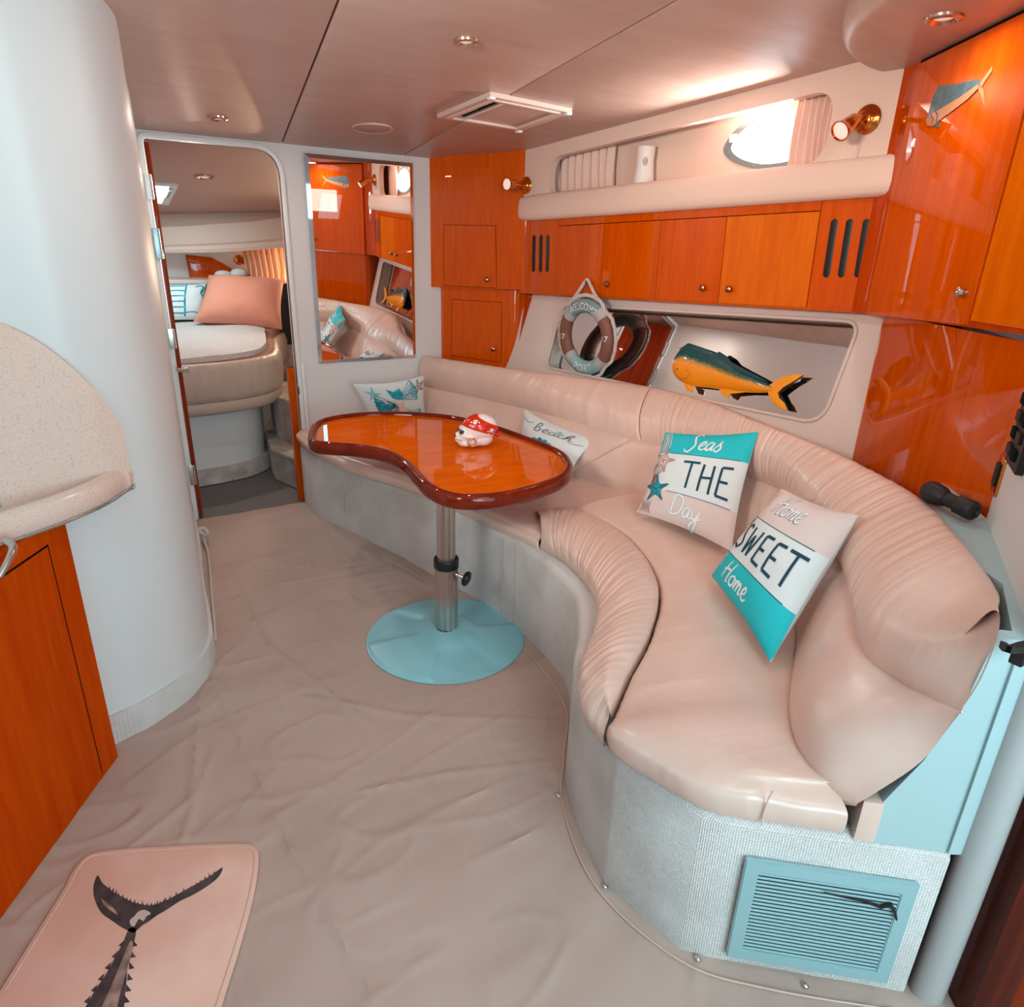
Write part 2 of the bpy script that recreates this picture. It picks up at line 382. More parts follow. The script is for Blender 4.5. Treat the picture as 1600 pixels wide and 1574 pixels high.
def rope(path, r, closed=False, bm=None, pitch=.03):
    """three-strand twisted rope"""
    bm = bm or bmesh.new(); P = resample(path, max(8, int(plen(path) / .006)), closed)
    n = len(P); prev = None; fr = []
    for i, p in enumerate(P):
        a = P[i - 1] if (i or closed) else P[0]; b = P[(i + 1) % n] if (i < n - 1 or closed) else P[-1]
        t = (b - a).normalized(); ref = prev or (V((0, 0, 1)) if abs(t.z) < .9 else V((1, 0, 0)))
        e1 = (ref - t * ref.dot(t)).normalized(); prev = e1; fr.append((p, e1, t.cross(e1)))
    for s in range(3):
        tube([p + (e1 * math.cos(i * .006 / pitch * 2 * PI + s * 2 * PI / 3) + e2 * math.sin(i * .006 / pitch * 2 * PI + s * 2 * PI / 3)) * r * .5 for i, (p, e1, e2) in enumerate(fr)], r * .58, 5, closed, bm)
    return bm
def plen(P): return sum((V(P[i + 1]) - V(P[i])).length for i in range(len(P) - 1))
def resample(P, n, closed=False):
    P = [V(p) for p in P]
    if closed: P = P + [P[0]]
    L = [0]
    for i in range(len(P) - 1): L.append(L[-1] + (P[i + 1] - P[i]).length)
    out = []; j = 0; m = n if closed else n - 1
    for k in range(n):
        s = L[-1] * k / m
        while j < len(L) - 2 and L[j + 1] < s: j += 1
        t = (s - L[j]) / max(1e-9, L[j + 1] - L[j]); out.append(P[j].lerp(P[j + 1], t))
    return out
def spline(P, n):
    """uniform-parameter Catmull-Rom through P, n samples (matched parameters between rails)"""
    P = [V(p) for p in P]; N = len(P); out = []
    for k in range(n):
        x = (N - 1) * k / (n - 1); i = min(N - 2, int(x)); t = x - i
        p0 = P[i - 1] if i else P[0] * 2 - P[1]; p1, p2 = P[i], P[i + 1]; p3 = P[i + 2] if i + 2 < N else P[-1] * 2 - P[-2]
        out.append(.5 * ((2 * p1) + (p2 - p0) * t + (2 * p0 - 5 * p1 + 4 * p2 - p3) * t * t + (-p0 + 3 * p1 - 3 * p2 + p3) * t ** 3))
    return out
def prism(path2d, z0, z1, bm=None):
    """closed vertical prism; z1 may be a function (x,y)->z"""
    bm = bm or bmesh.new(); f = z1 if callable(z1) else (lambda x, y: z1); g = z0 if callable(z0) else (lambda x, y: z0)
    A = [bm.verts.new((p[0], p[1], g(*p[:2]))) for p in path2d]; B = [bm.verts.new((p[0], p[1], f(*p[:2]))) for p in path2d]; n = len(A)
    for i in range(n): bm.faces.new((A[i], A[(i + 1) % n], B[(i + 1) % n], B[i]))
    for t in tessellate_polygon([[V((p[0], p[1], 0)) for p in path2d]]):
        try: bm.faces.new([A[i] for i in t]); bm.faces.new([B[i] for i in t])
        except ValueError: pass
    bmesh.ops.recalc_face_normals(bm, faces=bm.faces); return bm
def sheet(path2d, z0, z1, th=.03):
    """open vertical wall along a path, thickened to its right-hand side away from the room"""
    P = [V(p[:2]) for p in path2d]; n = len(P); out = []
    for i in range(n):
        t = (P[min(n - 1, i + 1)] - P[max(0, i - 1)]).normalized(); out.append(P[i] + V((t.y, -t.x)) * th)
    return prism([tuple(p) for p in P] + [tuple(p) for p in reversed(out)], z0, z1)
def ellipsoid(c, r, bm=None, seg=24, rings=16, rot=None):
    bm = bm or bmesh.new(); new = bmesh.new()
    bmesh.ops.create_uvsphere(new, u_segments=seg, v_segments=rings, radius=1)
    mt = Matrix.Translation(V(c)) @ (rot.to_4x4() if rot else Matrix.Identity(4)) @ Matrix.Diagonal((*r, 1))
    new.transform(mt); merge(bm, new); return bm
def knob(o, n, parent, m='bronze', name='knob', k=1.0):
    return obj(name, lathe([(.0001, 0), (.007 * k, 0), (.006 * k, .008 * k), (.011 * k, .012 * k), (.015 * k, .018 * k), (.0135 * k, .024 * k), (.007 * k, .028 * k), (.0001, .029 * k)], o, n, 20), m, parent)

exec_order = []
# ================================================================== THE ROOM
# floor, carried into the forward cabin
struct('floor', box((-1.6, -1.6, -.05), (4.6, 0, 0), (0, 8, 0), (0, 0, .046)), 'grey_floor', 'grey mat floor showing beyond the open doorway', 'floor', smooth=False)

# fabric cover snapped over the saloon floor
cov = thing('floor_cover', 'beige wrinkled fabric cover snapped down over the cabin floor', 'floor cover', (.5, 2, 0))
def cover_bm():
    bm = bmesh.new(); nx, ny = 300, 430; x0, x1, y0, y1 = -1.5, 2.2, -1.4, 3.885
    rid = [((330, 1060), (455, 1330), (590, 1574)), ((330, 1180), (250, 1420), (120, 1574)), ((360, 880), (420, 1010), (560, 1120)), ((480, 1090), (640, 1120), (900, 1130)), ((560, 1240), (700, 1210), (880, 1190)), ((330, 900), (300, 1250), (200, 1330))]
    L = [[az(*p, 0) for p in r] for r in rid]
    segs = [(l[i], l[i + 1]) for l in L for i in range(2)]
    def h(x, y):
        z = .0032 * noise.noise(V((x * 2.2 + y * 1.1, y * 7 - x * 3, 0))) + .0016 * noise.noise(V((x * 14, y * 5 + x * 6, 3)))
        q = noise.noise(V((x * 3.3 + .7 * y, y * 3.3 - x, 9))); z += .0058 * max(0, 1 - abs(q) * 20) * (.5 + .5 * noise.noise(V((x * 2, y * 2, 5))))
        q = noise.noise(V((x * 2.1 - y * 1.5, y * 5.3, 19))); z += .0048 * max(0, 1 - abs(q) * 24)
        for a, b in segs:
            ab = (b - a).xy; t = max(0, min(1, (V((x, y)) - a.xy).dot(ab) / ab.length_squared)); dd = (V((x, y)) - a.xy - ab * t).length
            if dd < .013: z += .0070 * (1 - dd / .013)
        fd = math.hypot(x - 1.051, y - 2.12)
        if fd < .42: z *= max(0, (fd - .33) / .09)
        return min(z + .003, .0125) if fd > .40 else min(z, .0015) + .004
    G = [[(x0 + (x1 - x0) * i / nx, y0 + (y1 - y0) * j / ny, 0) for j in range(ny + 1)] for i in range(nx + 1)]
    G = [[(x, y, h(x, y)) for x, y, _ in r] for r in G]
    quadpatch(bm, G); bmesh.ops.recalc_face_normals(bm, faces=bm.faces); return bm
obj('fabric', cover_bm(), 'cover', cov)
for p in [(873, 1243), (945, 1385), (1090, 1498), (1258, 1540), (617, 862), (727, 921), (812, 975), (925, 1085)]:
    q = az(*p, .006)
    obj('snap', lathe([(.0001, .006), (.004, .0055), (.0075, .003), (.0085, 0)][::-1], q, (0, 0, 1), 14), 'chrome' if p[0] > 820 else 'bronze', cov)
e = [az(*p, .006) for p in [(600, 868), (700, 925), (800, 992), (880, 1090), (882, 1180), (880, 1250), (930, 1375), (1060, 1490), (1200, 1535), (1400, 1568)]]
obj('stitched_hem', tube(smooth2([(p.x - .012, p.y - .012, .0085) for p in e], 6, False), .0022, 6), 'mat_edge', cov)

# ceiling: three vinyl panels with narrow joints on one sloping plane
cfr = Fr((0, YB, 1.94), (1, 0, 0), (0, -1, .075))
ce = prop(bpy.data.objects.new('ceiling', None), 'brownish pink vinyl headliner ceiling in three panels', 'ceiling', None, 'structure'); C.objects.link(ce); ce.location = (.8, 1.5, 2.1)
def ext(a, b, v): t = (v - a[1]) / (b[1] - a[1]); return (a[0] + (b[0] - a[0]) * t, v)
A1, A2 = cfr.px(443, 218), cfr.px(530, 0); B1, B2 = cfr.px(635, 240), cfr.px(1060, 0)
VT, VB = -.035, 5.3
a0, a1, b0, b1 = ext(A1, A2, VT), ext(A1, A2, VB), ext(B1, B2, VT), ext(B1, B2, VB)
g = .0035
a1 = (a0[0] - .28, VB)
for poly in ([(-1.7, VT), (a0[0] - g, VT), (A2[0] - g, A2[1]), (a1[0] - g, VB), (-1.7, VB)], [(a0[0] + g, VT), (b0[0] - g, VT), (b1[0] - g, VB), (a1[0] + g, VB), (A2[0] + g, A2[1])], [(b0[0] + g, VT), (2.9, VT), (2.9, VB), (b1[0] + g, VB)]):
    obj('ceiling_panel', bevplate(cfr, poly, .02, .004), 'ceil', ce)
obj('ceiling_backing', plate(cfr.off(-.018), [(-1.7, VT), (2.9, VT), (2.9, VB), (-1.7, VB)], (), .02), 'seam', ce)

# bulkhead with doorway
bf = Fr((0, YB, 0), (1, 0, 0), (0, 0, 1))
hole = round2([(.388, 0.0), (.388, 1.908), (1.0, 1.908), (1.0, 0.0)], [0, .02, .13, 0], 10)
struct('wall_bow', plate(bf, [(-1.2, 0), (-1.2, 1.99), (2.6, 1.99), (2.6, 0), (1.0, 0), ] + hole[::-1][1:-1] + [(.388, 0)], (), .045), 'wall', 'white vinyl bulkhead with a doorway and a mirror')
def border(pts, wd, closed=False):
    """offset polyline to both sides"""
    P = [V(p) for p in pts]; n = len(P); o1 = []
    for i in range(n):
        t = (P[min(n - 1, i + 1)] - P[max(0, i - 1)]).normalized(); o1.append(tuple(P[i] + V((t.y, -t.x)) * wd))
    return [tuple(p) for p in P] + o1[::-1]
rim = round2([(.388, 0.005), (.388, 1.908), (1.0, 1.908), (1.0, 0.005)], [0, .02, .13, 0], 10)
tr = prop(bpy.data.objects.new('trim_1', None), 'pale doorway frame with a bright metal lip', 'door frame', None, 'structure'); C.objects.link(tr); tr.location = (.7, YB, 0)
obj('door_casing', bevplate(bf.off(.012), border(rim, -.024), .012, .005), 'white', tr)
obj('metal_lip', tube([bf.w(p[0], p[1], .002) for p in rim], .006, 6, flat=1), 'alu', tr)
obj('jamb_edge', box((.962, YB + .045, 0), (.04, 0, 0), (0, .03, 0), (0, 0, .80)), 'wood', tr)
obj('catch_plate', box((.997, YB - .012, .66), (.012, 0, 0), (0, .02, 0), (0, 0, .05), .002), 'bronze', tr)
obj('trim_strip', box((1.024, YB - .02, 0), (.016, 0, 0), (0, .02, 0), (0, 0, .84), .003), 'white', tr)

# open cabin door, seen on its edge
dr = prop(bpy.data.objects.new('door_1', None), 'dark wooden cabin door swung open into the forward cabin', 'door', None, 'structure'); C.objects.link(dr); dr.location = (.4, YB, 0)
obj('door_leaf', box((.372, YB + .02, .012), (.045, .0, 0), (-.01, .5, 0), (0, 0, 1.88), .004), 'door_edge', dr)
obj('door_face', box((.355, YB + .03, .02), (.016, 0, 0), (-.01, .48, 0), (0, 0, 1.86), .002), 'wood_deep', dr)
obj('metal_strip', box((.366, YB - .008, .0), (.012, 0, 0), (0, .02, 0), (0, 0, 1.9), .002), 'alu', dr)
for zc, hh, mm in ((1.70, .055, 'white'), (1.45, .07, 'frame_grey'), (1.0, .05, 'alu'), (.27, .055, 'alu')):
    h_ = obj('hinge', box((.372, YB - .022, zc - hh), (.032, 0, 0), (0, .018, 0), (0, 0, hh * 2), .003), mm, dr)
    obj('hinge_pin', lathe([(.006, -hh * .95), (.006, hh * .95)], (.40, YB - .024, zc), (0, 0, 1), 10), 'chrome', h_)
lt = obj('latch', lathe([(.0001, -.004), (.012, 0), (.012, .02), (.008, .03), (.013, .045), (.010, .056), (.0001, .058)], (.392, YB - .03, .845), (.85, -.5, 0), 16), 'chrome', dr)

# bulkhead mirror
mx0, mx1, mz0, mz1 = 1.131, 1.735, .826, 1.905
mr = thing('wall_mirror', 'tall rectangular mirror on the white bulkhead next to the doorway', 'mirror', (1.43, YB, mz0))
TILT = .0
mfr = Fr((1.43, YB - .006, (mz0 + mz1) / 2), (1, 0, 0), (0, -.0120, 1))
hw, hh = (mx1 - mx0) / 2, (mz1 - mz0) / 2
obj('glass', plate(mfr.off(.012), [(-hw + .02, -hh + .02), (hw - .02, -hh + .02), (hw - .02, hh - .02), (-hw + .02, hh - .02)], (), .004), 'mirror', mr, smooth=False)
bm = bmesh.new()
o_ = [(-hw, -hh), (hw, -hh), (hw, hh), (-hw, hh)]; i_ = [(-hw + .02, -hh + .02), (hw - .02, -hh + .02), (hw - .02, hh - .02), (-hw + .02, hh - .02)]
quadpatch(bm, [[mfr.w(*p, 0) for p in o_], [mfr.w(*p, .004) for p in o_], [mfr.w(*p, .012) for p in i_]], close_v=True); bmesh.ops.recalc_face_normals(bm, faces=bm.faces)
obj('bevel', bm, 'bezel', mr, smooth=False)

# left: curved head-compartment wall sweeping round behind the galley
lw = smooth2([(.358, YB), (.31, 3.3), (.262, 2.9), (.236, 2.56), (.205, 2.38), (.125, 2.235), (-.01, 2.13), (-.12, 2.085), (-.5, 1.93), (-1.5, 1.55)], 10, False)
lwp = [tuple(p) for p in lw]
struct('wall_left', sheet(lwp, 0, lambda x, y: ceil_z(y) + .01, .04), 'wall_left', 'pale curved wall sweeping round to the galley', ang=60)
# carpeted kick board round its foot
kb = [p for p in lwp if -.15 < p[0]]
def offp(P, d):
    out = []; n = len(P)
    for i in range(n):
        t = (V(P[min(n - 1, i + 1)]) - V(P[max(0, i - 1)])).normalized(); out.append((P[i][0] - t.y * d, P[i][1] + t.x * d))
    return out
struct('baseboard_left', prism(offp(kb, .012) + kb[::-1], 0, .105), 'carpet', 'carpeted kick board curving round the foot of the left wall', 'baseboard', ang=60)
kn = thing('cord_knot', 'small knotted white cord end at the foot of the door hinge side', 'cord', az(320, 835, .02))
q = az(318, 832, .06); rnd = [q + V((.018 * math.cos(t * 1.7), .014 * math.sin(t * 2.3), .02 * math.sin(t * 1.3))) for t in [k * .35 for k in range(26)]]
obj('knot', tube(smooth2(rnd, 3, False), .008, 7), 'rope', kn)
obj('loose_cord', tube(smooth2([q, q + V((-.005, -.03, -.03)), az(326, 870, .012), az(331, 930, .012), az(337, 1000, .01)], 8, False), .006, 7), 'rope', kn)

# aft wall to starboard and hull shell outside the view
af = Fr((1.855, .695, 0), (-.857, -.515, 0), (0, 0, 1))
alen = .66
struct('wall_aft', plate(af, [(0, 0), (alen - .03, 0), (alen - .03, 2.2), (0, 2.2)], (), .06), 'wall', 'pinkish grey fabric wall at the right edge behind the sofa')
pe = af.w(alen - .03, 0, -.03)
struct('trim_2', lathe([(.034, 0), (.034, 2.2)], (pe.x, pe.y, 0), (0, 0, 1), 24), 'post', 'rounded pale edge post of the aft wall', 'trim')
jb = V((1.345, .288, 0)); ju = V((.55, -.42, 0)).normalized(); jn = V((ju.y, -ju.x, 0))
j = thing('companionway_jamb', 'dark mahogany door jamb at the lower right corner', 'door jamb', jb)
obj('jamb_board', box(jb + jn * .03, ju * .075, jn * -.07, (0, 0, 2.1), .008), 'dark_wood', j)
obj('jamb_stop', box(jb + ju * .082 + jn * .02, ju * .05, jn * -.06, (0, 0, 2.1), .006), 'door_edge', j)
struct('wall_right', sheet([(2.75, 4.3), (2.72, -1.6)], 0, 1.62, .05), 'wall', 'hull side behind the lockers')
struct('wall_port', sheet([(-1.5, -1.6), (-1.5, 2.0)], 0, 2.4, .05), 'wall', 'port hull side outside the picture')
bk = Fr((-1.6, -1.35, 0), (1, 0, 0), (0, 0, 1))
struct('wall_back', plate(bk, [(0, 0), (4.4, 0), (4.4, 2.4), (0, 2.4)], [[(1.7, .55), (3.1, .55), (3.1, 2.05), (1.7, 2.05)]], .05), 'wall', 'wall with the companionway opening behind the viewer')

# ================================================================== STARBOARD: lockers, window panel, niche
U = V((-.0995, .995, -.035)).normalized()
cf = Fr((2.355, 2.05, 1.3), U, (0, 0, 1))
# ---- padded window panel
wp = prop(bpy.data.objects.new('wall_starboard', None), 'padded pink-cream side panel with a long rounded window slot', 'wall panel', None, 'structure'); C.objects.link(wp); wp.location = cf.w(0, .4)
slot_ = cf.pts([(860, 307), (1287, 259), (1311, 138), (862, 247)])
slot = round2(slot_, [.075, .10, .09, .09], 10)
tl, tr_, brc, blc = cf.px(815, 190), cf.px(1425, 40), cf.px(1400, 300), cf.px(815, 338)
tl = (tl[0] + .02, tl[1] + .1); blc = (tl[0], blc[1])
vbot = cf.px(1040, 283)[1]; vlow = cf.px(1040, 331)[1]
outer = round2([(tl[0], vlow + .03), (tr_[0] - .15, vlow + .03), (tr_[0] - .15, tr_[1] + .15), tl], [.06, 0, 0, 0], 8)
obj('slotted_face', plate(cf.off(.012), outer, [slot], .04), 'panel', wp)
# rolled lower edge
bm = bmesh.new(); prof = [(0.0, vbot + .004), (.010, vbot + .003), (.019, vbot - .003), (.025, vbot - .013), (.029, vbot - .045), (.031, vbot - .085), (.027, vlow + .016), (.015, vlow + .004), (.0, vlow)]
u0, u1 = tl[0], tr_[0] - .15; US = [u0 + (u1 - u0) * t for t in (0, .004, .01, .02, .035, .06, .1, .3, .6, 1)]
sc = [.0, .35, .55, .72, .86, .95, 1, 1, 1, 1]; mid = (vbot + vlow) / 2
quadpatch(bm, [[cf.w(u_, mid + (v_ - mid) * (.55 + .45 * s_), .010 + h_ * s_) for h_, v_ in prof] for u_, s_ in zip(US, sc)]); bmesh.ops.recalc_face_normals(bm, faces=bm.faces)
obj('rolled_edge', bm, 'panel', wp)
# recess behind the slot
back = cf.off(-.115)
PO = [(1133, 238), (1140, 218), (1158, 198), (1188, 180), (1228, 171), (1266, 180), (1286, 208), (1276, 240), (1240, 258), (1192, 264), (1152, 255)]
po = [tuple(p) for p in smooth2(back.pts(PO), 6)]
cx_, cy_ = sum(p[0] for p in po) / len(po), sum(p[1] for p in po) / len(po)
def scl(P, k): return [(cx_ + (p[0] - cx_) * k, cy_ + (p[1] - cy_) * k) for p in P]
obj('recess_back', plate(back, [(u0, vbot - .1), (u1, vbot - .1), (u1, vbot + .4), (u0, vbot + .4)], [scl(po, .97)], .02), 'panel', wp)
vtop = cf.px(1000, 205)[1]
obj('recess_shelf', box(cf.w(u1, vbot - .03, -.115), U * (u0 - u1), cf.v * .03, cf.n * .10), 'panel', wp)
struct('window_1', (lambda b: b)(plate(back.off(.006), [tuple(p) for p in scl(po, 1.02)], [scl(po, .83)], .03)), 'frame_grey', 'grey framed porthole with a bright teardrop pane behind the right curtain', 'porthole')
w1 = bpy.data.objects['window_1']
gm = bpy.data.materials.new('clear_pane'); gm.use_nodes = True; nt = gm.node_tree; nt.nodes.clear()
oo = nt.nodes.new('ShaderNodeOutputMaterial'); ms_ = nt.nodes.new('ShaderNodeMixShader'); t1 = nt.nodes.new('ShaderNodeBsdfTransparent'); g1 = nt.nodes.new('ShaderNodeBsdfGlossy'); g1.inputs['Roughness'].default_value = .02
ms_.inputs[0].default_value = .06; nt.links.new(t1.outputs[0], ms_.inputs[1]); nt.links.new(g1.outputs[0], ms_.inputs[2]); nt.links.new(ms_.outputs[0], oo.inputs[0]); M['pane'] = gm
pn = obj('pane', plate(back.off(-.008), scl(po, .86), (), .004), 'pane', w1, smooth=False)
for k in range(0, len(po), 8):
    a = scl(po, .93)[k]; obj('screw', lathe([(.0035, 0), (.0035, .002), (.0001, .003)], back.w(*a, .006), back.n, 10), 'chrome', w1)
obj('pane_dog', box(back.w(*back.px(1152, 222), .005), U * .03, cf.v * .03, cf.n * .012, .003), 'white', w1)
# curtains
def pleats(fr, a, b, vb, vt, n, amp, seed=0, rod=False):
    bm = bmesh.new(); N = n * 10; G = []
    rnd = random.Random(seed); ph = [rnd.uniform(-.6, .6) for _ in range(n + 2)]
    for i in range(N + 1):
        t = i / N; u_ = a + (b - a) * t
        G.append([fr.w(u_ + .006 * math.sin(vv * 5 + ph[int(t * n)]), vb + (vt - vb) * vv, amp * math.sin(t * n * 2 * PI + ph[int(t * n)]) * (1 + .3 * math.sin(vv * 3)) ) for vv in [k / 8 for k in range(9)]])
    quadpatch(bm, G); bmesh.ops.recalc_face_normals(bm, faces=bm.faces); bmesh.ops.solidify(bm, geom=bm.faces[:], thickness=.0015); return bm
cu = cf.off(-.085)
a, b = cu.px(845, 280)[0] + .05, cu.px(961, 262)[0]
prop(obj('curtain', pleats(cu, a, b, vbot - .02, vtop + .12, 11, .009, 1), 'curtain'), 'cream pleated curtain at the left end of the window slot', 'curtain')
a, b = cu.px(1240, 215)[0], cu.px(1330, 190)[0]
prop(obj('curtain', pleats(cu, a, b, vbot - .02, vtop + .16, 8, .008, 2), 'curtain'), 'cream pleated curtain drawn half over the bright porthole', 'curtain')
# flared white bottle-shaped device on the sill
q0 = cf.off(-.06).px(1005, 287); q1 = cf.off(-.06).px(1006, 230)
vb_ = cf.off(-.06).w(q0[0], vbot, 0); hv = q1[1] - vbot
vs_ = thing('white_canister', 'small flared white canister standing on the window ledge', 'canister', vb_)
obj('body', lathe([(.0001, 0), (.046, 0), (.049, .004), (.047, .03), (.042, hv * .5), (.0405, hv * .7), (.0425, hv - .004), (.041, hv), (.036, hv), (.035, hv - .008), (.0001, hv - .008)], vb_, (0, 0, 1), 32), 'skin_white', vs_)
dn = (EYE - vb_); dn.z = 0; dn.normalize(); sd = V((-dn.y, dn.x, 0))
for dz, rr in ((.0, .013), (.0, .006)):
    cpt = vb_ + dn * .0435 + V((0, 0, hv * .60)); obj('emblem', tube([cpt + sd * math.cos(k * PI / 8) * rr * .75 + V((0, 0, math.sin(k * PI / 8) * rr * 1.25)) + dn * -.0015 for k in range(16)], .0011, 5, True), 'black', vs_)

# ---- sconces
def sconce(px, py, fr, aim, label, k=1.0):
    a = fr.px(px, py); c0 = fr.w(a[0], a[1], .0); n = fr.n
    t = thing('wall_lamp', label, 'lamp', c0, 'brass reading lamps on the side panel')
    obj('back_plate', lathe([(.0001, 0), (.044 * k, 0), (.046 * k, .005), (.040 * k, .011), (.030 * k, .014), (.026 * k, .020), (.014 * k, .024), (.0001, .026)], c0, n, 28), 'copper', t)
    obj('swivel_arm', tube([c0 + n * .02, c0 + n * .05 + V((0, 0, -.004)), c0 + n * .055 + V(aim) * .02], .008 * k, 10), 'gold', t)
    h0 = c0 + n * .06 + V(aim) * .02; ax = V(aim).normalized()
    hd = obj('lamp_head', lathe([(.0001, -.004), (.020 * k, -.002), (.024 * k, .006), (.026 * k, .05), (.031 * k, .075), (.033 * k, .078), (.030 * k, .078), (.024 * k, .066)], h0, ax, 28), 'copper', t)
    obj('lens', lathe([(.0001, .069), (.029 * k, .07), (.029 * k, .073), (.0001, .075)], h0, ax, 24), 'lamp_lens', hd)
    return t
wf = cf.off(.012)
sconce(1356, 187, wf, (-.75, .05, -.45), 'brass swivel reading lamp at the right end of the window panel', 1.0)
s1 = wf.px(823, 290)
sconce(823, 290, wf, (-.95, -.32, -.05), 'brass swivel reading lamp at the left end of the window panel beside the corner locker', .95)
p_ = wf.px(1349, 205); obj('pull_cord', tube([wf.w(p_[0], p_[1], .012), wf.w(p_[0] + .004, p_[1] - .09, .012)], .0012, 5), 'rope', [o for o in bpy.data.objects if o.name == 'wall_lamp'][0])

# ---- overhead locker with four doors
lk0 = thing('overhead_locker', 'long glossy cherry wood overhead locker with four doors', 'cabinet', cf.w(0, 0, -.2))
uL, uR = cf.px(822, 400)[0] + .06, cf.px(1372, 400)[0] - .06
vB = cf.px(1122, 474)[1]; vD = cf.px(1138, 331 + 0)[1]; vDoor = cf.px(1138, 330)[1]; vT = vlow + .02
uD = [cf.px(871, 400)[0], cf.px(943, 400)[0], cf.px(1029, 400)[0], cf.px(1130, 400)[0], cf.px(1272, 400)[0]]
vDoor = vB + .345
vB2 = vB
obj('carcass', box(cf.w(uR, vB2 + .002, -.34), U * (uL - uR), cf.v * (vT - vB2 - .002), cf.n * .328), 'gap', lk0, smooth=False)
obj('bottom_board', box(cf.w(uR, vB2 - .006, -.34), U * (uL - uR), cf.v * .008, cf.n * .338), 'wood', lk0, smooth=False)
gg = .0016
def rect(a, b, c_, d_): return [(min(a, b) + gg, c_ + gg), (max(a, b) - gg, c_ + gg), (max(a, b) - gg, d_ - gg), (min(a, b) + gg, d_ - gg)]
def slotpoly(fr, x0, y0, x1, y1, wpx):
    a, b = V(fr.px(x0, y0)), V(fr.px(x1, y1)); r = abs(fr.px(x0 + wpx, y0)[0] - a.x) / 2; a.x = b.x = (a.x + b.x) / 2
    return [(a.x + r * math.cos(t), a.y - r + r * math.sin(t)) for t in [k * PI / 8 for k in range(9)]] + [(b.x + r * math.cos(t), b.y + r + r * math.sin(t)) for t in [PI + k * PI / 8 for k in range(9)]]
ls = [slotpoly(cf, x, 367, x - 1, 425, 5.5) for x in (834.5, 845.5, 856)]
rs = [slotpoly(cf, x + 3, 342, x - 11, 434, 11.5) for x in (1301.5, 1325, 1351)]
for nm, aa, bb, hl in (('end_stile', uL, uD[0], ls), ('vent_panel', uD[4], uR, rs)):
    e_ = obj(nm, plate(cf, rect(aa, bb, vB, vT), hl, .012), 'wood', lk0, smooth=False)
    for h_ in hl:
        obj('vent_slot', bevplate(cf.off(.001), h_, .009, .002), 'black', e_)
obj('top_rail', plate(cf, rect(uD[0], uD[4], vDoor, vT), (), .012), 'wood', lk0, smooth=False)
kn_px = [(922, 441), (952, 444), (1102, 450), (1143, 452)]
for k in range(4):
    d_ = obj('door', bevplate(cf.off(.003), rect(uD[k], uD[k + 1], vB, vDoor), .014, .0015), 'wood_door' if k in (3, ) else 'wood', lk0, smooth=False)
    q = cf.px(*kn_px[k]); knob(cf.w(q[0], q[1], .003), cf.n, d_)

# ---- corner locker at the bulkhead (upper) : faces diagonally aft
c_r = cf.w(uL - .06, 0, 0); P0 = V((1.845, YB, 0)); P1 = V((2.235, 3.40, 0))
kf = Fr((P0.x, P0.y, 1.25), (P1 - P0), (0, 0, 1)); kl = (P1.xy - P0.xy).length
ck = thing('corner_locker', 'glossy cherry corner locker hung from the bulkhead by the mirror', 'cabinet', (2.05, 3.65, 1.24))
ed = kf.px(793, 300)[0]
def cpath(off):
    A = V(P0.xy); d1 = (P1.xy - P0.xy).normalized(); n1 = V((kf.n.x, kf.n.y)); U2 = V((U.x, U.y)).normalized()
    e1 = A + d1 * ed; e2 = V((cf.w(uL - .04, 0, 0)).xy)
    co = P1.xy
    pts = [A]; 
    for t in [k / 10 for k in range(11)]: pts.append(e1 * (1 - t) ** 2 + co * 2 * t * (1 - t) + e2 * t * t)
    return [tuple(p + n1 * off) for p in pts]
cp = cpath(0)
zb = lambda x, y: 1.243 + .02 * (YB - y)
obj('carcass', prism(cp + [(2.45, 3.4), (2.45, YB)], zb, lambda x, y: ceil_z(y) + .005), 'wood', ck, ang=30)
# door seams: raised flat doors with dark reveals
def kdoor(fr, pxs, name, parent, m='wood', h=.002, reveal=True):
    q = fr.pts(pxs)
    if reveal: obj('reveal', plate(fr.off(.0006), [(a + (-.0025 if k in (0, 3) else .0025), b + (-.0025 if k < 2 else .0025)) for k, (a, b) in enumerate(q)], (), .002), 'gap', parent, smooth=False)
    return obj(name, bevplate(fr.off(h), q, .003, .0008), m, parent, smooth=False)
d_ = kdoor(kf, [(694, 446), (776, 450), (774, 353), (693.5, 352)], 'door', ck)
q = kf.px(762, 437); knob(kf.w(q[0], q[1], .002), kf.n, d_)
d_ = kdoor(kf, [(693.5, 349.5), (774, 350.5), (772, 262), (692, 258)], 'upper_panel', ck, reveal=False, h=.0015)
# lower half of the corner locker: set back, its side flaring to the niche
lf = kf.off(-.03)
lck = thing('lower_corner_locker', 'cherry wood locker under the corner locker, above the sofa back', 'cabinet', (2.05, 3.65, .5))
def lpath(z, px_edge, bulge):
    e1 = lf.w(lf.px(*px_edge)[0], 0); A = lf.w(lf.px(693, 500)[0], 0)
    return A, e1
A, e1 = lpath(0, (797, 520), 0)
side_t = az(852, 459, 1.245); 
top = [A.xy, e1.xy, (e1.xy + V((.045, -.02))), (e1.xy + V((.085, -.005))), V((2.33, 3.36)), V((2.36, 3.6)), V((2.3, YB)), V((A.x, YB))]
bot = [A.xy, e1.xy, (e1.xy + V((.035, -.018))), (e1.xy + V((.060, -.005))), V((2.165, 3.38)), V((2.2, 3.6)), V((2.2, YB)), V((A.x, YB))]
def rnd2(P, idx): 
    return [tuple(p) for p in P]
T2, B2 = [V(p) for p in round2([tuple(p) for p in top], [0, .05, .03, .05, .05, 0, 0, 0], 5)], [V(p) for p in round2([tuple(p) for p in bot], [0, .05, .03, .05, .05, 0, 0, 0], 5)]
